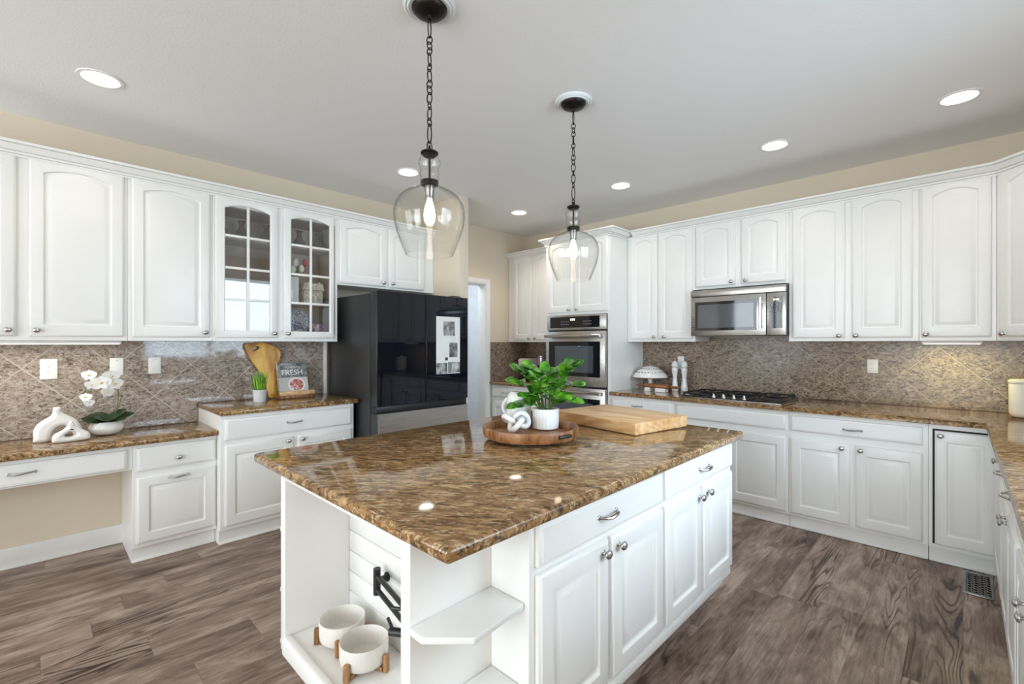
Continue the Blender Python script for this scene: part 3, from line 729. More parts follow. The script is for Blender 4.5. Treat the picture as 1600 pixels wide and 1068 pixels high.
# microwave
r = thing('microwave', (-1.37, 4.3, 1.418), 'stainless over-range microwave hanging under the short cabinet', 'microwave')
a, b, yf, z0, z1 = -1.744, -.997, 4.112, 1.420, 1.8305
mb = MB(); mb.box((a, yf + .012, z0), (b, 4.50, z1), .003); mb.build('body', M['dark_plastic'], r)
mb = MB(); mb.box((a - .003, yf - .022, 1.762), (b + .003, yf + .0115, z1 - .012), .004); mb.build('vent_strip', M['steel'], r)
mb = MB(); mb.box((a - .003, yf - .016, z0), (-1.135, yf + .0115, 1.759), .004); d = mb.build('door', M['steel'], r)
mb = MB(); mb.box((a + .035, yf - .0185, z0 + .045), (-1.205, yf - .0162, 1.715), .001, 1); mb.build('black_glass', M['black_glass'], d)
mb = MB(); mb.box((a + .060, yf - .0205, z0 + .068), (-1.225, yf - .0186, 1.690), .0008, 1); mb.build('oven_window', M['oven_window'], d)
mb = MB(); mb.tube([(-1.168, yf - .055, z0 + .05), (-1.168, yf - .055, 1.725)], .011, 12)
for z in (z0 + .08, 1.695): mb.box((-1.176, yf - .05, z - .012), (-1.160, yf - .0165, z + .012), .003)
mb.build('handle', M['chrome'], d)
mb = MB(); mb.box((-1.131, yf - .016, z0), (b + .003, yf + .0115, 1.759), .004); p = mb.build('control_panel', M['steel'], r)
mb = MB(); mb.box((-1.108, yf - .0185, z0 + .055), (b - .02, yf - .0162, 1.725), .001, 1); mb.build('keypad', M['black_glass'], p)
mb = MB()
for i in range(3):
    for j in range(9): mb.box((-1.095 + i * .025, yf - .0192, z0 + .07 + j * .022), (-1.081 + i * .025, yf - .0187, z0 + .078 + j * .022))
mb.build('keys', M['plastic_grey'], p)
mb = MB()
for i in range(3): mb.box((-1.080 + i * .014, yf - .0192, 1.695), (-1.071 + i * .014, yf - .0187, 1.710))
mb.build('display', M['led'], p)

# gas cooktop
ZK = .893
r = thing('gas_cooktop', (-1.37, 4.1, ZK), 'black gas cooktop with iron grates set in the back granite counter', 'cooktop')
a, b, c0, c1 = -1.765, -.975, 3.885, 4.40
mb = MB(); mb.box((a, c0, ZK + .0005), (b, c1, ZK + .008), .003); mb.build('steel_rim', M['steel'], r)
mb = MB(); mb.box((a + .012, c0 + .012, ZK + .0082), (b - .012, c1 - .012, ZK + .014), .003); mb.build('glass_top', M['black_glass'], r)
for gx in (-1.735, -1.475, -1.215):
    mb = MB(); x0, x1, y0, y1 = gx, gx + .215, c0 + (.13 if -1.6 < gx < -1.3 else .04), c1 - .03; z = ZK + .040
    for p0, p1 in (((x0, y0), (x1, y0)), ((x0, y1), (x1, y1)), ((x0, y0), (x0, y1)), ((x1, y0), (x1, y1)), ((x0, (y0 + y1) / 2), (x1, (y0 + y1) / 2)), (((x0 + x1) / 2, y0), ((x0 + x1) / 2, y1))):
        mb.box((p0[0] - .007, p0[1] - .007, z - .012), (p1[0] + .007, p1[1] + .007, z), .003)
    for x in (x0, x1):
        for y in (y0, y1): mb.box((x - .008, y - .008, ZK + .0142), (x + .008, y + .008, z - .01), .002)
    mb.build('grate', M['iron'], r)
    for y in ((y0 * .72 + y1 * .28), (y0 * .28 + y1 * .72)):
        mb = MB(); mb.lathe([(.045, .0142), (.045, .019), (.032, .020), (.032, .026), (.001, .027)], ((x0 + x1) / 2, y, ZK), 18); mb.build('burner', M['iron'], r)
for x in (-1.49, -1.41, -1.33, -1.25):
    mb = MB(); mb.lathe([(.021, .0142), (.020, .020), (.013, .024), (.012, .040), (.001, .042)], (x, 3.945, ZK), 14); mb.box((x - .004, 3.928, ZK + .036), (x + .004, 3.962, ZK + .047), .002); mb.build('control_knob', M['nickel'], r)

# ================================================================ LIGHTS
cans = [(-3.253, .246, 'recessed ceiling light at the upper left of the photo, nearest the left cabinets'),
        (-.016, 3.645, 'recessed ceiling light at the upper right, the rightmost in the back row'),
        (-.950, 3.627, 'recessed ceiling light in front of the cabinet right of the microwave, second from the right'),
        (-2.168, 3.610, 'recessed ceiling light right of the smaller pendant, above the tower and tall cabinet'),
        (-3.390, 3.600, 'recessed ceiling light in the far back corner, beside the doorway wall'),
        (-3.236, 2.122, 'recessed ceiling light showing just left of the nearer pendant glass')]
for i, (x, y, lab) in enumerate(cans):
    r = thing('recessed_light', (x, y, ZC), lab, 'ceiling light', 'recessed ceiling lights')
    mb = MB(); n = 32; L = lambda rr, z: [(x + rr * math.cos(2 * PI * k / n), y + rr * math.sin(2 * PI * k / n), ZC + z) for k in range(n)]
    mb.ringloop([L(.098, -.0005), L(.096, -.005), L(.080, -.006), L(.074, -.001)]); mb.build('trim_ring', M['trim'], r)
    mb = MB(); mb.lathe([(.0735, -.0012), (.070, -.004), (.0001, -.0045)], (x, y, ZC), 28); mb.build('lens', M['can'], r)
    lamp('can_lamp', 'SPOT', (x, y, ZC - .03), CAN_POWER * (3.2 if i == 4 else 1), CAN_COL, .06, (0, 0, 0), 130)

def pendant(x, y, label):
    r = thing('pendant_light', (x, y, ZC), label, 'pendant light', 'glass pendants over the island')
    n = 36
    mb = MB(); mb.lathe([(.106, -.0005), (.106, -.008), (.098, -.016), (.092, -.014), (.086, -.020), (.074, -.016), (.0001, -.015)], (x, y, ZC), n); mb.build('ceiling_medallion', M['medallion'], r)
    mb = MB(); mb.lathe([(.072, -.0165), (.071, -.022), (.058, -.036), (.034, -.044), (.012, -.047), (.009, -.060), (.0001, -.061)], (x, y, ZC), n); mb.build('canopy', M['bronze'], r)
    # chain
    mb = MB(); z = ZC - .056; k = 0; zend = 2.150
    pat = [.075, .030, .030, .028, .050, .028, .050, .030, .032, .045, .028, .050, .030, .075, .040]
    tot = sum(pat) - .008 * len(pat); sc = (z - zend) / tot
    for i, ln in enumerate(pat):
        ln *= sc; w = .0115 if ln < .06 else .0085
        ang = (0.35 if i % 2 else 1.75) + .25 * math.sin(i * 2.1)
        pts = []
        for j in range(16):
            t = 2 * PI * j / 16; s_, c_ = math.sin(t), math.cos(t)
            pts.append((x + w * c_ * math.cos(ang), y + w * c_ * math.sin(ang), z - ln / 2 + (ln / 2) * s_))
        mb.tube(pts, .0026, 6, closed=True); z -= ln - .008 * sc
    mb.build('chain', M['bronze'], r)
    mb = MB(); mb.lathe([(.004, .035), (.005, .012), (.030, .010), (.036, .006), (.036, 0.0), (.030, -.002), (.026, -.010), (.0001, -.011)][::-1], (x, y, 2.133), n); mb.build('cap', M['bronze'], r)
    mb = MB(); mb.tube([(x, y, 2.122), (x, y, 2.01)], .0045, 8); mb.build('rod', M['bronze'], r)
    mb = MB(); mb.lathe([(.035, .012), (.036, .006), (.036, -.004), (.034, -.006), (.0001, -.006)][::-1], (x, y, 2.010), n); mb.build('neck_ring', M['bronze'], r)
    mb = MB(); mb.lathe([(.0205, 0), (.0205, -.022), (.018, -.028), (.018, -.055), (.0001, -.055)], (x, y, 2.003), 20); mb.build('socket', M['pewter'], r)
    prof = [(.030, 2.128), (.036, 2.118), (.045, 2.104), (.046, 2.092), (.041, 2.080), (.038, 2.072), (.040, 2.060), (.041, 2.048), (.038, 2.036), (.0375, 2.012), (.041, 2.000), (.056, 1.990), (.078, 1.981), (.103, 1.968), (.124, 1.950), (.138, 1.926), (.145, 1.898), (.1455, 1.872), (.141, 1.842), (.132, 1.808), (.120, 1.775), (.108, 1.745), (.098, 1.722), (.096, 1.717)]
    inner = [(max(.003, a - .0028), b) for a, b in prof[::-1]]
    mb = MB(); ring = [[(x + a * math.cos(2 * PI * k / 48), y + a * math.sin(2 * PI * k / 48), b) for k in range(48)] for a, b in prof + inner]
    mb.ringloop(ring); mb.build('glass_shade', M['globe'], r, ang=60)
    mb = MB(); mb.lathe([(.010, 0), (.012, -.012), (.020, -.040), (.024, -.068), (.021, -.092), (.011, -.108), (.0001, -.112)], (x, y, 1.949), 18); mb.build('bulb', M['bulb'], r, ang=80)
pendant(-1.575, 1.135, 'clear glass pendant light hanging nearest the camera, the larger in the photo')
pendant(-1.607, 2.161, 'clear glass pendant light over the far end of the island, the smaller one')

def strip(name, F, u0, u1, d, z, label, power, colr):
    mb = MB(F); mb.box((u0, z - .019, -d), (u1, z - .0005, -d + .07), .003); r = mb.build(name, M['plate_plastic'], loc=F @ Vector(((u0 + u1) / 2, z, -d)))
    tag(r, label, 'light strip')
    mb = MB(F); mb.box((u0 + .01, z - .0215, -d + .008), (u1 - .01, z - .0192, -d + .062)); mb.build('diffuser', M['strip'], r)
    c = F @ Vector(((u0 + u1) / 2, z - .028, -d + .02))
    o = area('strip_lamp', c, (0, 0, -1), abs(u1 - u0) * .9, .04, power, colr)
    if abs(F[1][0]) > .5: o.rotation_euler = (0, 0, PI / 2)
strip('under_cabinet_light', FL(-3.80), -.35, .39, .11, ZB, 'lit white light strip under the far left wall cabinet', STRIP_POWER, (1, 0.92, 0.66))
strip('under_cabinet_light', FB(4.19), -.205, .09, .13, ZB, 'lit white light strip under the single-door cabinet on the right', STRIP_POWER * 1.9, (1, 0.92, 0.34))

# ================================================================ WALL PLATES
def plate(F, u0, u1, w0, w1, label, sockets=True):
    r = thing('outlet_cover' if sockets else 'blank_wall_plate', F @ Vector(((u0 + u1) / 2, w0, .001)), label, 'outlet' if sockets else 'wall plate')
    mb = MB(F); mb.box((u0, w0, .0005), (u1, w1, .007), .003); mb.build('cover', M['plate_plastic'], r)
    um, wm = (u0 + u1) / 2, (w0 + w1) / 2
    if sockets:
        for s_ in (-1, 1):
            mb = MB(F); mb.M = F @ Matrix.Translation((um, wm + s_ * .020, .0072)); mb.lathe([(.0155, 0), (.0150, .002), (.0001, .002)], n=20)
            so = mb.build('socket', M['plate_plastic'], r)
            mb = MB(F); cz = wm + s_ * .020
            for dx in (-.0065, .0065): mb.box((um + dx - .001, cz - .001, .0093), (um + dx + .001, cz + .008, .0098))
            mb.box((um - .002, cz - .010, .0093), (um + .002, cz - .006, .0098)); mb.build('slots', M['plastic_grey'], so)
    else:
        mb = MB(F)
        for dz in (-.042, .042): mb.box((um - .003, wm + dz - .003, .0072), (um + .003, wm + dz + .003, .0082), .001)
        mb.build('screws', M['nickel'], r)
F = FL(XL + .012)
plate(F, .027, .106, 1.130, 1.256, 'white duplex outlet on the granite backsplash left of the orchid, over the pale vases')
plate(F, .357, .428, 1.138, 1.256, 'white blank plate on the backsplash directly behind the top of the orchid', False)
plate(F, .563, .634, 1.140, 1.256, 'white blank plate on the backsplash right of the orchid, left of the cutting board', False)
F = FB(YB - .012)
plate(F, -.534, -.467, 1.125, 1.231, 'white duplex outlet on the brown backsplash right of the cooktop')
plate(F, -2.055, -1.99, 1.10, 1.225, 'white outlet cover behind the two white pepper mills')

# ================================================================ SMALL THINGS
def leaf(mb, base, d, up, L, Wd, curl=0.15, fold=0.12, n=6, tip=0.5):
    """an oval leaf: d = along, up = leaf normal"""
    base, d, up = Vector(base), Vector(d).normalized(), Vector(up)
    up = (up - d * up.dot(d)).normalized(); sd = d.cross(up)
    rows = []
    for i in range(n + 1):
        t = i / n; w = Wd / 2 * (math.sin(PI * t ** (1.15 if tip == 1 else .85)) ** .62) if 0 < t < 1 else Wd * .03
        c = base + d * (L * t * (1 - .15 * curl * t)) - up * (curl * L * t * t)
        rows.append([c - sd * w + up * fold * w, c, c + sd * w + up * fold * w])
    for th in (0,):
        V = [[mb.bm.verts.new(mb.M @ p) for p in rw] for rw in rows]
        for i in range(n):
            for k in range(2): mb.face((V[i][k], V[i][k + 1], V[i + 1][k + 1], V[i + 1][k]))
        # underside, a hair below, so the leaf has thickness
        U = [[mb.bm.verts.new(mb.M @ (p - up * .0012)) for p in rw] for rw in rows]
        for i in range(n):
            for k in range(2): mb.face((U[i][k], U[i + 1][k], U[i + 1][k + 1], U[i][k + 1]))
            for k in (0, 2): mb.face((V[i][k], V[i + 1][k], U[i + 1][k], U[i][k]))

def shape2d(name, loops, thick, bevel, mtx, mat, parent=None, loc=None):
    """flat outline (with holes) extruded; mtx maps outline xy + thickness z into the room"""
    cu = bpy.data.curves.new(name, 'CURVE'); cu.dimensions = '2D'; cu.fill_mode = 'BOTH'; cu.extrude = thick / 2 - bevel; cu.bevel_depth = bevel; cu.bevel_resolution = 2; cu.offset = -bevel
    for lp in loops:
        sp = cu.splines.new('POLY'); sp.points.add(len(lp) - 1); sp.use_cyclic_u = True
        for pt, (a, b) in zip(sp.points, lp): pt.co = (a, b, 0, 1)
    return from_curve(name, cu, mtx, mat, parent, loc)
def from_curve(name, cu, mtx, mat, parent, loc):
    o = bpy.data.objects.new('tmp', cu); C.objects.link(o)
    dg = bpy.context.evaluated_depsgraph_get(); dg.update()
    me = bpy.data.meshes.new_from_object(o.evaluated_get(dg)); me.transform(mtx)
    bpy.data.objects.remove(o); bpy.data.curves.remove(cu)
    mb = MB(); mb.bm.from_mesh(me); bpy.data.meshes.remove(me)
    return mb.build(name, mat, parent, loc)
def text(name, body, size, mtx, mat, parent):
    cu = bpy.data.curves.new(name, 'FONT'); cu.body = body; cu.size = size; cu.align_x = 'CENTER'; cu.extrude = .0004; cu.offset = .0006
    return from_curve(name, cu, mtx, mat, parent, None)
def smooth_loop(pts, k=4):
    """closed Catmull-Rom through points"""
    n = len(pts); out = []
    for i in range(n):
        p0, p1, p2, p3 = (Vector(pts[(i + j - 1) % n]) for j in range(4))
        for s_ in range(k):
            t = s_ / k
            out.append(tuple(.5 * ((2 * p1) + (-p0 + p2) * t + (2 * p0 - 5 * p1 + 4 * p2 - p3) * t * t + (-p0 + 3 * p1 - 3 * p2 + p3) * t ** 3)))
    return out
def smooth_path(pts, k=6):
    P = [pts[0]] + list(pts) + [pts[-1]]; out = []
    for i in range(1, len(P) - 2):
        p0, p1, p2, p3 = (Vector(P[j]) for j in (i - 1, i, i + 1, i + 2))
        for s_ in range(k):
            t = s_ / k; out.append(.5 * ((2 * p1) + (-p0 + p2) * t + (2 * p0 - 5 * p1 + 4 * p2 - p3) * t * t + (-p0 + 3 * p1 - 3 * p2 + p3) * t ** 3))
    return out + [Vector(pts[-1])]

# --- on the desk: two sculptural vases and an orchid
ZD = .7715
def side_view(pts, x):
    """outline given as (sideways, up) in the plane x = const, standing on the desk"""
    return Matrix.Translation((x, 0, ZD)) @ Matrix(((0, 0, 1, 0), (1, 0, 0, 0), (0, 1, 0, 0), (0, 0, 0, 1)))
VA = [(.004, .001), (-.002, .03), (.0, .075), (.018, .110), (.052, .137), (.072, .152), (.080, .175), (.083, .198), (.112, .198), (.118, .172), (.140, .150), (.178, .122), (.205, .075), (.212, .025), (.210, .001),
      (.172, .001), (.168, .03), (.152, .070), (.120, .088), (.092, .076), (.076, .045), (.072, .001)]
o = shape2d('sculptural_vase', [smooth_loop(VA, 4)], .062, .024, side_view(VA, -3.905), M['matte_ceramic'], loc=(-3.905, .10, ZD))
tag(o, 'taller matte white arch-shaped vase with a narrow neck on the desk', 'vase')
VB = [(.090, .001), (.074, .022), (.082, .050), (.118, .072), (.140, .098), (.148, .120), (.163, .120), (.170, .098), (.198, .072), (.232, .048), (.240, .026), (.225, .003)]
VH = [(.126, .037), (.136, .052), (.156, .058), (.176, .052), (.172, .038), (.148, .030)]
o = shape2d('sculptural_vase', [smooth_loop(VB, 4), smooth_loop(VH, 4)[::-1]], .050, .019, side_view(VB, -3.805), M['matte_ceramic'], loc=(-3.805, .16, ZD))
tag(o, 'lower matte white ring-shaped vase with a hole through it', 'vase')

ox, oy = -3.945, .325
r = thing('potted_orchid', (ox, oy, ZD), 'white orchid with dark leaves in a squat white bowl on the desk', 'plant')
mb = MB(); mb.lathe([(.045, .0005), (.070, .010), (.088, .035), (.088, .055), (.074, .078), (.064, .084), (.058, .080), (.0001, .076)], (ox, oy, ZD), 30); mb.build('pot', M['ceramic'], r, ang=60)
mb = MB()
for az, el, L, w in ((2.6, .45, .13, .075), (3.4, .55, .13, .08), (4.2, .9, .13, .075), (2.2, .8, .14, .075), (.6, 1.1, .13, .07), (.1, .6, .15, .075), (1.6, .5, .13, .08), (5.6, .6, .13, .07), (.9, .45, .12, .07)):
    # azimuth measured from +Y towards +X
    d = Vector((math.sin(az), math.cos(az), el)); leaf(mb, (ox, oy, ZD + .078), d, (.5, 0, .8), L, w, .3, .15, 8)
mb.build('foliage', M['orchid_leaf'], r, ang=80)
mb = MB(); sp = smooth_path([(ox, oy + .03, ZD + .08), (ox + .01, oy + .055, ZD + .18), (ox + .015, oy + .05, ZD + .32), (ox + .03, oy - .01, ZD + .40), (ox + .04, oy - .08, ZD + .36), (ox + .045, oy - .11, ZD + .26), (ox + .045, oy - .115, ZD + .22)])
mb.tube(sp, .0028, 6); mb.tube([(ox, oy + .02, ZD + .08), (ox + .01, oy + .06, ZD + .17), (ox + .01, oy + .075, ZD + .235)], .003, 6); mb.sphere((ox + .01, oy + .076, ZD + .24), .008, 8); mb.build('flower_stem', M['stem'], r)
for (fy, fz, sz, ry) in ((.02, .375, .050, .1), (-.03, .335, .056, -.2), (.035, .325, .050, .3), (-.085, .385, .042, -.4), (-.075, .325, .036, .0), (.0, .275, .040, .4), (-.10, .250, .034, -.3), (-.085, .215, .030, .1)):
    c = Vector((ox + .06 + .01 * random.random(), oy + fy, ZD + fz)); out = Vector((1, ry, -.15 + .2 * random.random())).normalized(); side = out.cross(Vector((0, 0, 1))).normalized(); upv = side.cross(out)
    mb = MB()
    for k in range(5):
        a_ = PI / 2 + 2 * PI * k / 5; d = side * math.cos(a_) + upv * math.sin(a_) + out * .18
        leaf(mb, c, d, out, sz * (1.0 if k in (1, 4) else .85), sz * (1.05 if k in (1, 4) else .6), .12, .1, 5, 0)
    f = mb.build('flower', M['petal'], r, ang=80)
    mb = MB(); mb.sphere(c + out * .007, sz * .13, 10); mb.build('flower_core', M['petal_core'], f)

# --- on the raised counter: cutting board, grass pot, cookbook on its rest
ZH = .908
th = math.radians(5)
mtx = Matrix.Translation((-4.052, 0, ZH + .002)) @ Matrix.Rotation(-th, 4, 'Y') @ Matrix(((0, 0, 1, 0), (1, 0, 0, 0), (0, 1, 0, 0), (0, 0, 0, 1)))
outline = smooth_loop([(1.168, .425), (1.185, .447), (1.25, .452), (1.33, .445), (1.40, .415), (1.432, .372), (1.428, .325), (1.410, .27), (1.402, .15), (1.398, .02), (1.385, .001), (1.345, .001), (1.332, .02), (1.315, .10), (1.285, .19), (1.235, .27), (1.192, .35)], 3)
hole = smooth_loop([(1.222, .398), (1.245, .418), (1.272, .415), (1.268, .402), (1.245, .390), (1.226, .385)], 3)
o = shape2d('cutting_board', [outline, hole[::-1]], .022, .004, mtx, M['wood_yellow'], loc=(-4.05, 1.37, ZH))
tag(o, 'honey-coloured wooden cutting board with a hand hole leaning on the backsplash', 'cutting board')
gx, gy = -3.845, 1.200
r = thing('potted_grass', (gx, gy, ZH), 'small bright green grass plant in a white pot left of the cookbook', 'plant')
mb = MB(); mb.lathe([(.040, .0005), (.043, .02), (.048, .085), (.0495, .088), (.0495, .094), (.044, .094), (.043, .08), (.0001, .078)], (gx, gy, ZH), 26); mb.build('pot', M['grey_pot'], r)
mb = MB(); mb.lathe([(.0425, .0785), (.0001, .084)], (gx, gy, ZH), 20); mb.build('soil', M['soil'], r)
mb = MB()
for k in range(130):
    a_ = random.random() * 2 * PI; rr = .034 * math.sqrt(random.random()); lean = rr / .034 * (.25 + .3 * random.random())
    d = Vector((math.cos(a_) * lean, math.sin(a_) * lean, 1)); leaf(mb, (gx + rr * math.cos(a_), gy + rr * math.sin(a_), ZH + .081), d, (math.cos(a_), math.sin(a_), .1), .09 + .07 * random.random(), .006, .12 + .15 * random.random(), .1, 4, 0)
mb.build('grass_blades', M['grass'], r, ang=80)

tl = math.radians(14)
B = Matrix.Translation((-3.955, 1.505, ZH)) @ Matrix.Rotation(-tl, 4, 'Y') @ Matrix(((0, 0, 1, 0), (1, 0, 0, 0), (0, 1, 0, 0), (0, 0, 0, 1)))   # x = along Y, y = up, z = towards the room
r = thing('cookbook_stand', (-3.99, 1.505, ZH), 'light wooden cookbook stand with a ledge on the raised counter', 'book stand')
mb = MB(); mb.M = B; mb.box((-.125, .03, -.036), (.140, .25, -.024), .003); mb.build('back_board', M['wood_pin'], r)
mb = MB(); mb.box((-3.975, 1.362, ZH + .0005), (-3.895, 1.642, ZH + .026), .003); mb.build('base', M['wood_acacia'], r)
mb = MB(); mb.box((-3.918, 1.362, ZH + .0262), (-3.895, 1.642, ZH + .060), .003); mb.build('ledge', M['wood_board'], r)
r = thing('cookbook', (-3.94, 1.505, ZH + .03), 'cookbook with a white FRESH title and a red dish on its cover', 'book')
mb = MB(); mb.M = B; mb.box((-.120, .040, -.022), (.118, .288, -.006), .001, 1); mb.build('pages', M['paper'], r)
mb = MB(); mb.M = B; mb.box((-.122, .038, -.0058), (.120, .290, -.0035), .0008, 1); cv = mb.build('cover', M['cover'], r)
mb = MB(); mb.M = B; mb.box((-.118, .040, -.0034), (.116, .170, -.0028)); mb.build('lower_print', M['book_pale'], cv)
mb = MB(); mb.M = B @ Matrix.Translation((.022, .108, 0)); mb.lathe([(.070, -.0027), (.070, -.0021), (.0001, -.0020)], n=30, sy=.88); mb.build('dish_rim', M['petal'], cv)
mb = MB(); mb.M = B @ Matrix.Translation((.022, .108, 0)); mb.lathe([(.056, -.0019), (.054, -.0013), (.0001, -.0012)], n=30, sy=.85); mb.build('dish_food', M['food'], cv)
text('title', 'FRESH', .062, B @ Matrix.Translation((-.004, .192, -.0028)), M['petal'], cv)
mb = MB(); mb.M = B; mb.tube([(-.06 + .012 * k, .255 + .010 * math.sin(k * 2.4), -.0028) for k in range(11)], .0022, 5); mb.build('script_line', M['petal'], cv)

# --- inside the glass-door cabinet
def brown_vase(x, y, z, label):
    mb = MB(); mb.lathe([(.052, 0.0005), (.057, .012), (.050, .045), (.030, .082), (.018, .108), (.016, .120), (.022, .142), (.029, .152), (.022, .152), (.012, .12)], (x, y, z), 22)
    return tag(mb.build('bud_vase', M['brown_vase'], loc=(x, y, z), ang=60), label, 'vase', 'brown vases on the top shelf')
zs = SHELF[1] + .0095
bv = brown_vase(-3.97, 1.112, zs, 'dark brown vase behind the upper left pane of the left glass door')
for dy, lab in ((-.137, 'dark brown vase partly hidden at the left end of the top glass-cabinet shelf'), (.175, 'dark brown vase behind the upper right pane of the left glass door'),
                (.430, 'dark brown vase behind the upper left pane of the right glass door'), (.588, 'dark brown vase behind the upper right pane of the right glass door, rightmost')):
    copy_tree(bv, (0, dy, 0), lab)
zs = SHELF[0] + .0095
r = thing('tulip_vase', (-3.93, 1.475, zs), 'white and red tulips in a tall white square vase behind the right glass door', 'flowers')
mb = MB(); mb.box((-3.98, 1.425, zs + .0005), (-3.89, 1.510, zs + .215), .006); mb.build('vase', M['ceramic'], r)
mb = MB(); fl = []
for k in range(9):
    dy = -.05 + .0165 * k; dx = .03 * math.sin(k * 2.3); hh = .29 + .04 * math.sin(k * 1.7)
    top = Vector((-3.92 + dx, 1.468 + dy * 1.3, zs + hh)); mb.tube([(-3.93 + dx * .3, 1.468 + dy * .4, zs + .20), top], .003, 5); fl.append(top)
for k in range(16):
    a_ = k * 2.4; leaf(mb, (-3.93, 1.468 + .02 * math.cos(a_), zs + .205), (math.cos(a_) * .5, math.sin(a_) * .9, .9), (math.cos(a_), math.sin(a_), .3), .11, .025, .3)
mb.build('greenery', M['leaf'], r, ang=80)
for k, c in enumerate(fl):
    mb = MB(); mb.lathe([(.004, -.014), (.018, .0), (.022, .016), (.017, .040), (.007, .052), (.0001, .054)], c, 12); mb.build('tulip', M['petal_red'] if k > 6 else M['petal'], r, ang=70)
r = thing('ceramic_house', (-3.95, 1.632, zs), 'cream ceramic house ornament behind the right glass door', 'ornament')
mb = MB(); mb.box((-4.00, 1.553, zs + .0005), (-3.90, 1.712, zs + .115), .006); mb.build('walls', M['relief'], r)
mb = MB(); mb.loops([[(x, 1.542, zs + .1155), (x, 1.723, zs + .1155), (x, 1.708, zs + .172), (x, 1.557, zs + .172)] for x in (-4.008, -3.892)]); 
for yy in (1.592, 1.675): mb.loops([[(x, yy - .038, zs + .1165), (x, yy + .038, zs + .1165), (x, yy + .004, zs + .185), (x, yy - .004, zs + .185)] for x in (-3.99, -3.880)])
mb.build('roof', M['relief'], r)
mb = MB()
for yy in (1.585, 1.675): mb.box((-3.8995, yy - .017, zs + .04), (-3.895, yy + .017, zs + .085), .002)
mb.lathe([(.022, 0.001), (.022, .06), (.014, .075), (.0001, .08)], (-3.9, 1.645, zs), 14)
mb.build('relief_details', M['relief'], r)
zs = ZB + .065
r_ = MB(Matrix.Translation((-3.985, 1.532, zs + .098)) @ Matrix.Rotation(PI / 2 - .22, 4, 'Y'))
r_.lathe([(.040, .0), (.060, .002), (.095, .012), (.097, .015), (.060, .007), (.0001, .005)], n=36)
tag(r_.build('china_plate', M['china'], loc=(-3.99, 1.532, zs)), 'blue and white china plate standing behind the right glass door', 'plate')
r = thing('coffee_mug', (-3.90, 1.672, zs), 'mauve and white mug on the lowest shelf behind the right glass door', 'mug')
mb = MB(); mb.lathe([(.026, .0005), (.030, .006), (.037, .040), (.043, .078), (.0415, .079), (.034, .04), (.026, .008), (.0001, .006)], (-3.90, 1.668, zs), 24); mb.build('cup', M['mug'], r, ang=60)
mb = MB(); mb.tube([(-3.90, 1.668 + .036 + .030 * math.sin(PI * k / 10), zs + .020 + .045 * k / 10) for k in range(11)], .005, 8); mb.build('handle', M['mug'], r)

# --- island: round tray with jar, knot and plant; butcher block
ZI = .914
tx, ty = -1.437, 1.603
r = thing('round_tray', (tx, ty, ZI), 'round acacia wood tray on the island holding the plant', 'tray')
mb = MB(); n = 56
mb.lathe([(.196, .012), (.212, .0165), (.219, .030), (.221, .058), (.219, .062), (.209, .062), (.205, .056), (.202, .026), (.0001, .022)], (tx, ty, ZI), n); tr = mb.build('tray_body', M['wood_acacia'], r)
mb = MB(); mb.lathe([(.150, .0005), (.150, .0118), (.0001, .0118)], (tx, ty, ZI), 40); mb.build('foot_ring', M['dark_plastic'], r)
hx = Vector((tx, ty, 0)); dv = Vector((.99, -.10, 0)).normalized()
mb = MB(); 
pts = []
for k in range(9):
    a_ = math.atan2(dv.y, dv.x) - .16 + .04 * k; pts.append((tx + .2205 * math.cos(a_), ty + .2205 * math.sin(a_), ZI + .042))
mb.tube(pts, .008, 8, flat=1.0); mb.build('handle_slot', M['dark_plastic'], r)
zt = ZI + .0265
r = thing('potted_plant', (-1.463, 1.742, zt), 'leafy green plant in a white ribbed pot on the wooden tray', 'plant')
px, py = -1.463, 1.742
mb = MB(); lp = []
for rr, h in ((.056, .0005), (.062, .004), (.064, .05), (.0645, .098), (.060, .099), (.057, .09), (.0001, .088)):
    lp.append([(px + rr * (1 + (.018 * math.cos(24 * t) if rr > .061 else 0)) * math.cos(t), py + rr * (1 + (.018 * math.cos(24 * t) if rr > .061 else 0)) * math.sin(t), zt + h) for t in (2 * PI * k / 96 for k in range(96))])
mb.loops(lp); mb.build('pot', M['ceramic'], r, ang=50)
mb = MB(); mb.lathe([(.0565, .0885), (.0001, .094)], (px, py, zt), 24); mb.build('soil', M['soil'], r)
rv, fv = Vector((.717, .697, 0)), Vector((-.697, .717, 0))
tips = [(-.125, .035, -.05), (-.13, .13, .02), (-.115, .185, -.02), (-.065, .19, .05), (-.045, .15, -.06), (.0, .17, .03), (.05, .13, -.05), (.09, .205, .02), (.125, .205, -.01), (.135, .115, .03), (.11, .055, -.05), (.06, .07, -.08), (-.08, .08, -.08)]
stems, fol = MB(), MB(); rnd = random.Random(11)
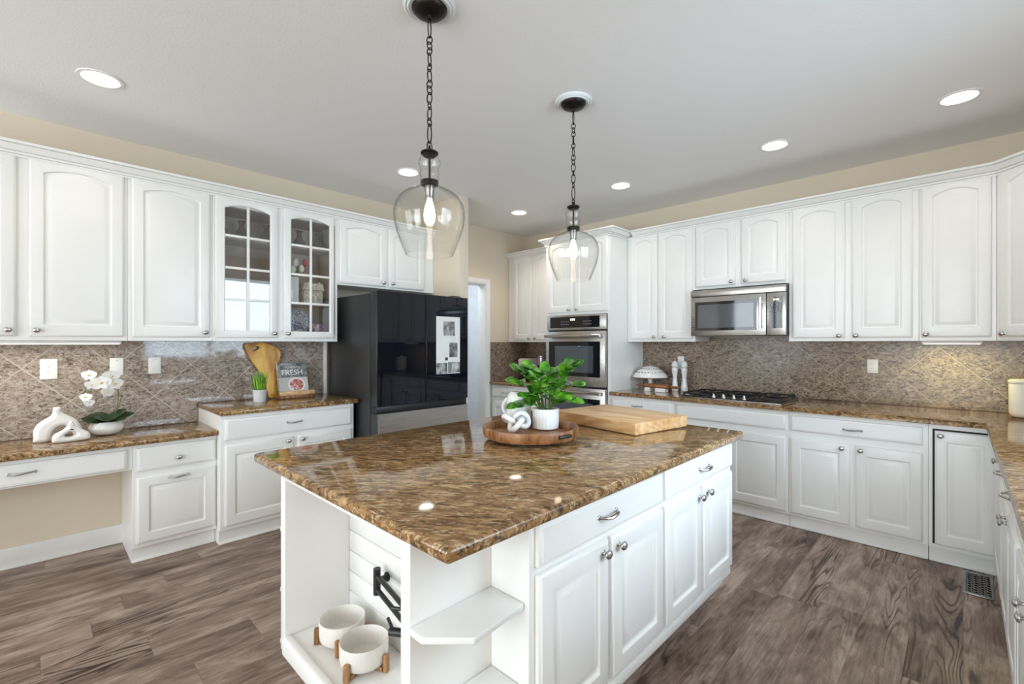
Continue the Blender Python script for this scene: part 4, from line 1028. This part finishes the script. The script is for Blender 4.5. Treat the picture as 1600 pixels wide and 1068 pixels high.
for (dx, dz, df) in tips:
    b0 = Vector((px, py, zt + .09)) + rv * dx * .18 + fv * df * .3; tipp = Vector((px, py, zt + .09 + dz)) + rv * dx + fv * df
    path = smooth_path([b0, b0.lerp(tipp, .45) + Vector((0, 0, dz * .18 + .015)), tipp], 7)
    stems.tube(path, [.0042 * (1 - .6 * i / len(path)) for i in range(len(path))], 6)
    m = len(path); cnt = 0
    for i in range(5, m, 3):
        p0 = path[i]; d = (path[min(i + 1, m - 1)] - path[i - 1]).normalized(); sd = d.cross(Vector((0, 0, 1)))
        sd = sd.normalized() if sd.length > .05 else rv
        toward = (-fv * .5 + Vector((0, 0, .85)))
        for sg in (-1, 1):
            dd = d * .55 + sd * sg * (.85 + .2 * rnd.random()) + Vector((0, 0, .12 + .25 * rnd.random()))
            leaf(fol, p0, dd, toward + Vector((rnd.uniform(-.4, .4), rnd.uniform(-.4, .4), rnd.uniform(-.2, .3))), rnd.uniform(.064, .080), rnd.uniform(.046, .056), .22, .12, 8, 1)
    leaf(fol, path[-1], (path[-1] - path[-3]), toward, .074, .052, .15, .12, 8, 1)
stems.build('stems', M['stem'], r); fol.build('foliage', M['leaf'], r, ang=80)

jx, jy = -1.602, 1.700
r = thing('ceramic_jar', (jx, jy, zt), 'glossy white rounded jar standing behind the knot on the tray', 'jar')
mb = MB(); mb.lathe([(.046, .0005), (.054, .006), (.060, .04), (.062, .09), (.061, .135), (.055, .158), (.044, .170), (.036, .173), (.033, .170), (.044, .150), (.050, .09), (.0001, .03)], (jx, jy, zt), 34); mb.build('jar_body', M['ceramic'], r, ang=60)
mb = MB(); hp = [Vector((jx, jy, 0)) - rv * (.060 + .022 * math.sin(PI * k / 12)) + Vector((0, 0, zt + .05 + .09 * k / 12)) for k in range(13)]
mb.tube(hp, .0065, 8); mb.build('handle', M['ceramic'], r)
kx, ky = -1.513, 1.586
mb = MB(); pts = []
KM = Matrix.Translation((kx, ky, zt + .046)) @ Matrix.Rotation(math.atan2(rv.y, rv.x), 4, 'Z') @ Matrix.Rotation(math.radians(16), 4, 'X')
for k in range(64):
    t = 2 * PI * k / 64
    pts.append(KM @ (Vector((math.sin(t) + 2 * math.sin(2 * t), math.cos(t) - 2 * math.cos(2 * t), -1.1 * math.sin(3 * t))) * .0215))
mb.tube(pts, .0130, 12, closed=True)
zmin = min((v.co.z for v in mb.bm.verts)); bmesh.ops.translate(mb.bm, verts=mb.bm.verts[:], vec=(0, 0, zt - zmin))
tag(mb.build('ceramic_knot', M['ceramic'], loc=(kx, ky, zt), ang=80), 'glossy white knot ornament at the front of the wooden tray', 'ornament')

cA, cB, cC = Vector((-1.117, 1.992)), Vector((-1.135, 2.440)), Vector((-1.646, 2.075))
ang = math.atan2(*(cA - cC).yx); BM = Matrix.Translation((cA.x, cA.y, ZI)) @ Matrix.Rotation(ang, 4, 'Z')
mb = MB(); mb.M = BM; mb.box((-.57, 0, .0015), (0, .43, .059), .005)
o = mb.build('butcher_block', M['wood_board'], loc=(-1.38, 2.24, ZI)); tag(o, 'thick maple butcher block board lying on the far end of the island', 'cutting board')

# --- dog bowls in the island niche, each on a wooden cross stand
ZN = .2585
def dog_bowl(cx, cy, label, rot):
    r = thing('pet_bowl', (cx, cy, ZN), label, 'pet bowl', 'pet bowls in the island niche')
    mb = MB(); mb.lathe([(.055, .016), (.068, .017), (.077, .026), (.080, .045), (.0805, .090), (.0785, .092), (.076, .090), (.075, .05), (.068, .030), (.0001, .027)], (cx, cy, ZN), 40); mb.build('bowl', M['bowl'], r, ang=50)
    s = MB()
    for q_ in range(2):
        s.M = Matrix.Translation((cx, cy, ZN)) @ Matrix.Rotation(rot + q_ * PI / 2, 4, 'Z'); s.box((-.078, -.009, .0005), (.078, .009, .0152), .002)
    s.build('cross_bar', M['wood_foot'], r)
    for q_ in range(4):
        s = MB(); s.M = Matrix.Translation((cx, cy, ZN)) @ Matrix.Rotation(rot + q_ * PI / 2, 4, 'Z'); s.box((.0812, -.010, .0008), (.0975, .010, .058), .004, 3); s.build('foot', M['wood_foot'], r)
dog_bowl(-1.640, .792, 'cream pet bowl on wooden feet at the back left of the island niche', .95)
dog_bowl(-1.465, .785, 'cream pet bowl on wooden feet in front, beneath the black faucet', -1.15)

# --- black folding pot filler on the shiplap
r = thing('folding_faucet', (-1.525, .88, .40), 'matte black double-jointed folding faucet on the shiplap in the island niche', 'faucet')
fx, fy = -1.515, .862
mb = MB(); mb.M = Matrix.Translation((fx, .9048, .50)) @ Matrix.Rotation(PI / 2, 4, 'X'); mb.lathe([(.017, 0), (.017, .005), (.010, .007), (.010, .035)], n=20); mb.build('wall_flange', M['dark_plastic'], r)
mb = MB(); mb.tube([(fx, fy, .452), (fx, fy, .545)], .013, 14); mb.build('post', M['dark_plastic'], r)
jx, jy = -1.250, .815
for z in (.520, .470):
    mb = MB(); mb.tube([(fx, fy, z), (jx, jy, z)], .0085, 10); mb.build('arm', M['dark_plastic'], r)
mb = MB(); mb.tube([(jx, jy, .540), (jx, jy, .445)], .010, 12); mb.build('joint_tube', M['dark_plastic'], r)
mb = MB(); d = Vector((-.55, -.35, 0)).normalized(); c = Vector((jx, jy, .446)); mb.tube([c - d * .005, c + d * .058], .013, 12); mb.build('valve', M['dark_plastic'], r)
mb = MB(); e = c + d * .045; mb.tube([e, e + Vector((-.035, .0, .030))], .0055, 8); mb.tube([(jx, jy, .520), (jx - .058, jy - .020, .512)], .0060, 8); mb.build('lever', M['dark_plastic'], r)
mb = MB(); mb.tube([(jx, jy, .50), (-1.12, .74, .50)], .0085, 10); mb.build('outer_arm', M['dark_plastic'], r)

# --- back counter
r = thing('lattice_cake_stand', (-2.262, 4.33, ZK), 'white domed lattice dish on a pedestal beside the oven tower', 'dish')
cx, cy = -2.262, 4.33
mb = MB(); lp = []
prof = [(.172, 1.018), (.168, 1.026), (.150, 1.052), (.120, 1.082), (.080, 1.110), (.040, 1.126), (.0001, 1.132)]
mb.lathe([(.165, 1.012), *prof], (cx, cy, 0), 40); mb.build('dome', M['ceramic'], r, ang=60)
mb = MB()
for k in range(26):
    a_ = 2 * PI * k / 26
    for rr, z in ((.138, 1.0672), (.096, 1.1015)):
        mb.sphere((cx + rr * math.cos(a_), cy + rr * math.sin(a_), z), .0075, 8, (1, 1, .6))
mb.build('lattice_holes', M['plastic_grey'], r)
mb = MB(); mb.lathe([(.070, .0005), (.070, .006), (.030, .016), (.017, .035), (.020, .09), (.032, .118), (.0001, .1185)], (cx, cy, ZK), 26); mb.build('pedestal', M['ceramic'], r, ang=60)
for x, y, lab in ((-2.030, 4.385, 'white pepper mill on the back counter, the left of the pair'), (-1.942, 4.40, 'white pepper mill on the back counter, the right of the pair, nearer the cooktop')):
    r = thing('pepper_mill', (x, y, ZK), lab, 'pepper mill', 'white pepper mills')
    mb = MB(); mb.lathe([(.032, .0005), (.033, .02), (.028, .055), (.022, .10), (.020, .135), (.026, .170), (.030, .20), (.028, .222), (.0001, .223)], (x, y, ZK), 24); mb.build('mill_body', M['ceramic'], r, ang=60)
    mb = MB(); mb.lathe([(.020, .2235), (.030, .232), (.031, .25), (.026, .272), (.012, .288), (.0001, .292)], (x, y, ZK), 24); mb.build('cap', M['ceramic'], r, ang=60)
r = thing('rolling_pin', (-2.11, 4.17, ZK + .03), 'brown wooden rolling pin resting on white holders on the back counter', 'rolling pin')
rm = Matrix.Translation((-2.11, 4.17, ZK + .051)) @ Matrix.Rotation(-.09, 4, 'Z') @ Matrix.Rotation(PI / 2, 4, 'Y')
mb = MB(rm); mb.lathe([(.020, -.125), (.0235, -.120), (.0235, .120), (.020, .125)], n=22); mb.build('barrel', M['wood_pin'], r)
for sg in (-1, 1):
    mb = MB(rm); mb.lathe([(.007, sg * .1255), (.011, sg * .15), (.013, sg * .20), (.008, sg * .235), (.0001, sg * .238)], n=14); mb.build('handle', M['wood_pin'], r)
for x, w, lab in ((-2.20, .05, 'small white rolling pin rest, the left of two'), (-2.06, .10, 'wider white rolling pin rest, the right of two')):
    y = 4.17 - (x + 2.11) * .09
    mb = MB(); 
    mb.loops([[(x + s_ * w / 2, y - .034, ZK + .0005), (x + s_ * w / 2, y + .034, ZK + .0005), (x + s_ * w / 2, y + .034, ZK + .035), (x + s_ * w / 2, y + .02, ZK + .033), (x + s_ * w / 2, y, ZK + .0268), (x + s_ * w / 2, y - .02, ZK + .033), (x + s_ * w / 2, y - .034, ZK + .035)] for s_ in (-1, 1)])
    tag(mb.build('rolling_pin_rest', M['ceramic'], loc=(x, y, ZK)), lab, 'holder')
cx, cy = .292, 4.318
r = thing('canister', (cx, cy, ZK), 'white ceramic canister cut by the right edge of the photo', 'canister')
mb = MB(); mb.lathe([(.070, .0005), (.082, .008), (.087, .03), (.087, .210), (.0001, .2105)], (cx, cy, ZK), 36); mb.build('canister_body', M['ceramic'], r, ang=50)
mb = MB(); mb.lathe([(.088, .211), (.091, .214), (.091, .228), (.080, .236), (.015, .242), (.015, .258), (.0001, .262)], (cx, cy, ZK), 36); mb.build('lid', M['ceramic'], r, ang=50)

# --- back corner counter: coffee maker and tall jar
r = thing('coffee_maker', (-3.93, 4.33, ZK), 'cream and black coffee maker behind the plant in the back corner', 'coffee maker')
mb = MB(); mb.box((-4.02, 4.24, ZK + .0005), (-3.86, 4.46, ZK + .03), .008); mb.box((-4.00, 4.38, ZK + .0305), (-3.88, 4.46, ZK + .165), .01); mb.build('base', M['dark_plastic'], r)
mb = MB(); mb.box((-4.02, 4.235, ZK + .166), (-3.86, 4.465, ZK + .272), .028, 5); mb.build('head', M['matte_ceramic'], r)
mb = MB(); mb.box((-4.032, 4.29, ZK + .185), (-4.0205, 4.40, ZK + .255), .004); mb.build('side_panel', M['dark_plastic'], r)
mb = MB(); mb.lathe([(.034, .031), (.036, .10), (.030, .11), (.0001, .11)], (-3.94, 4.31, ZK), 20); mb.build('carafe', M['black_glass'], r)
r = thing('steel_jar', (-3.72, 4.35, ZK), 'tall steel-topped dark jar beside the oven tower in the back corner', 'jar')
mb = MB(); mb.lathe([(.050, .0005), (.055, .01), (.055, .195), (.0001, .196)], (-3.72, 4.35, ZK), 24); mb.build('jar_body', M['fridge_side'], r)
mb = MB(); mb.lathe([(.056, .1965), (.057, .20), (.057, .285), (.050, .292), (.050, .308), (.030, .315), (.0001, .316)], (-3.72, 4.35, ZK), 24); mb.build('lid', M['steel'], r)

# --- floor register by the right run
r = thing('floor_register', (.04, 3.66, 0), 'dark metal floor vent beside the right cabinets, under the corner', 'vent')
a, b, c0, c1 = -.005, .122, 3.52, 3.86
mb = MB()
for p0, p1 in (((a, c0), (b, c0 + .018)), ((a, c1 - .018), (b, c1)), ((a, c0 + .018), (a + .018, c1 - .018)), ((b - .012, c0 + .018), (b, c1 - .018))): mb.box((*p0, .0005), (*p1, .007), .002)
for k in range(4):
    for j in range(9):
        x, y = a + .03 + k * .026, c0 + .038 + j * .034
        pts = [(x + .012 * math.cos(t + j) * (1 if k % 2 else .8), y + .016 * math.sin(t + j), .0045) for t in (2 * PI * i / 10 for i in range(10))]
        mb.tube(pts, .0028, 5, closed=True)
mb.build('grille', M['pewter'], r)
mb = MB(); mb.box((a + .016, c0 + .016, .0003), (b - .011, c1 - .016, .0014)); mb.build('dark_well', M['dark_gap'], r)
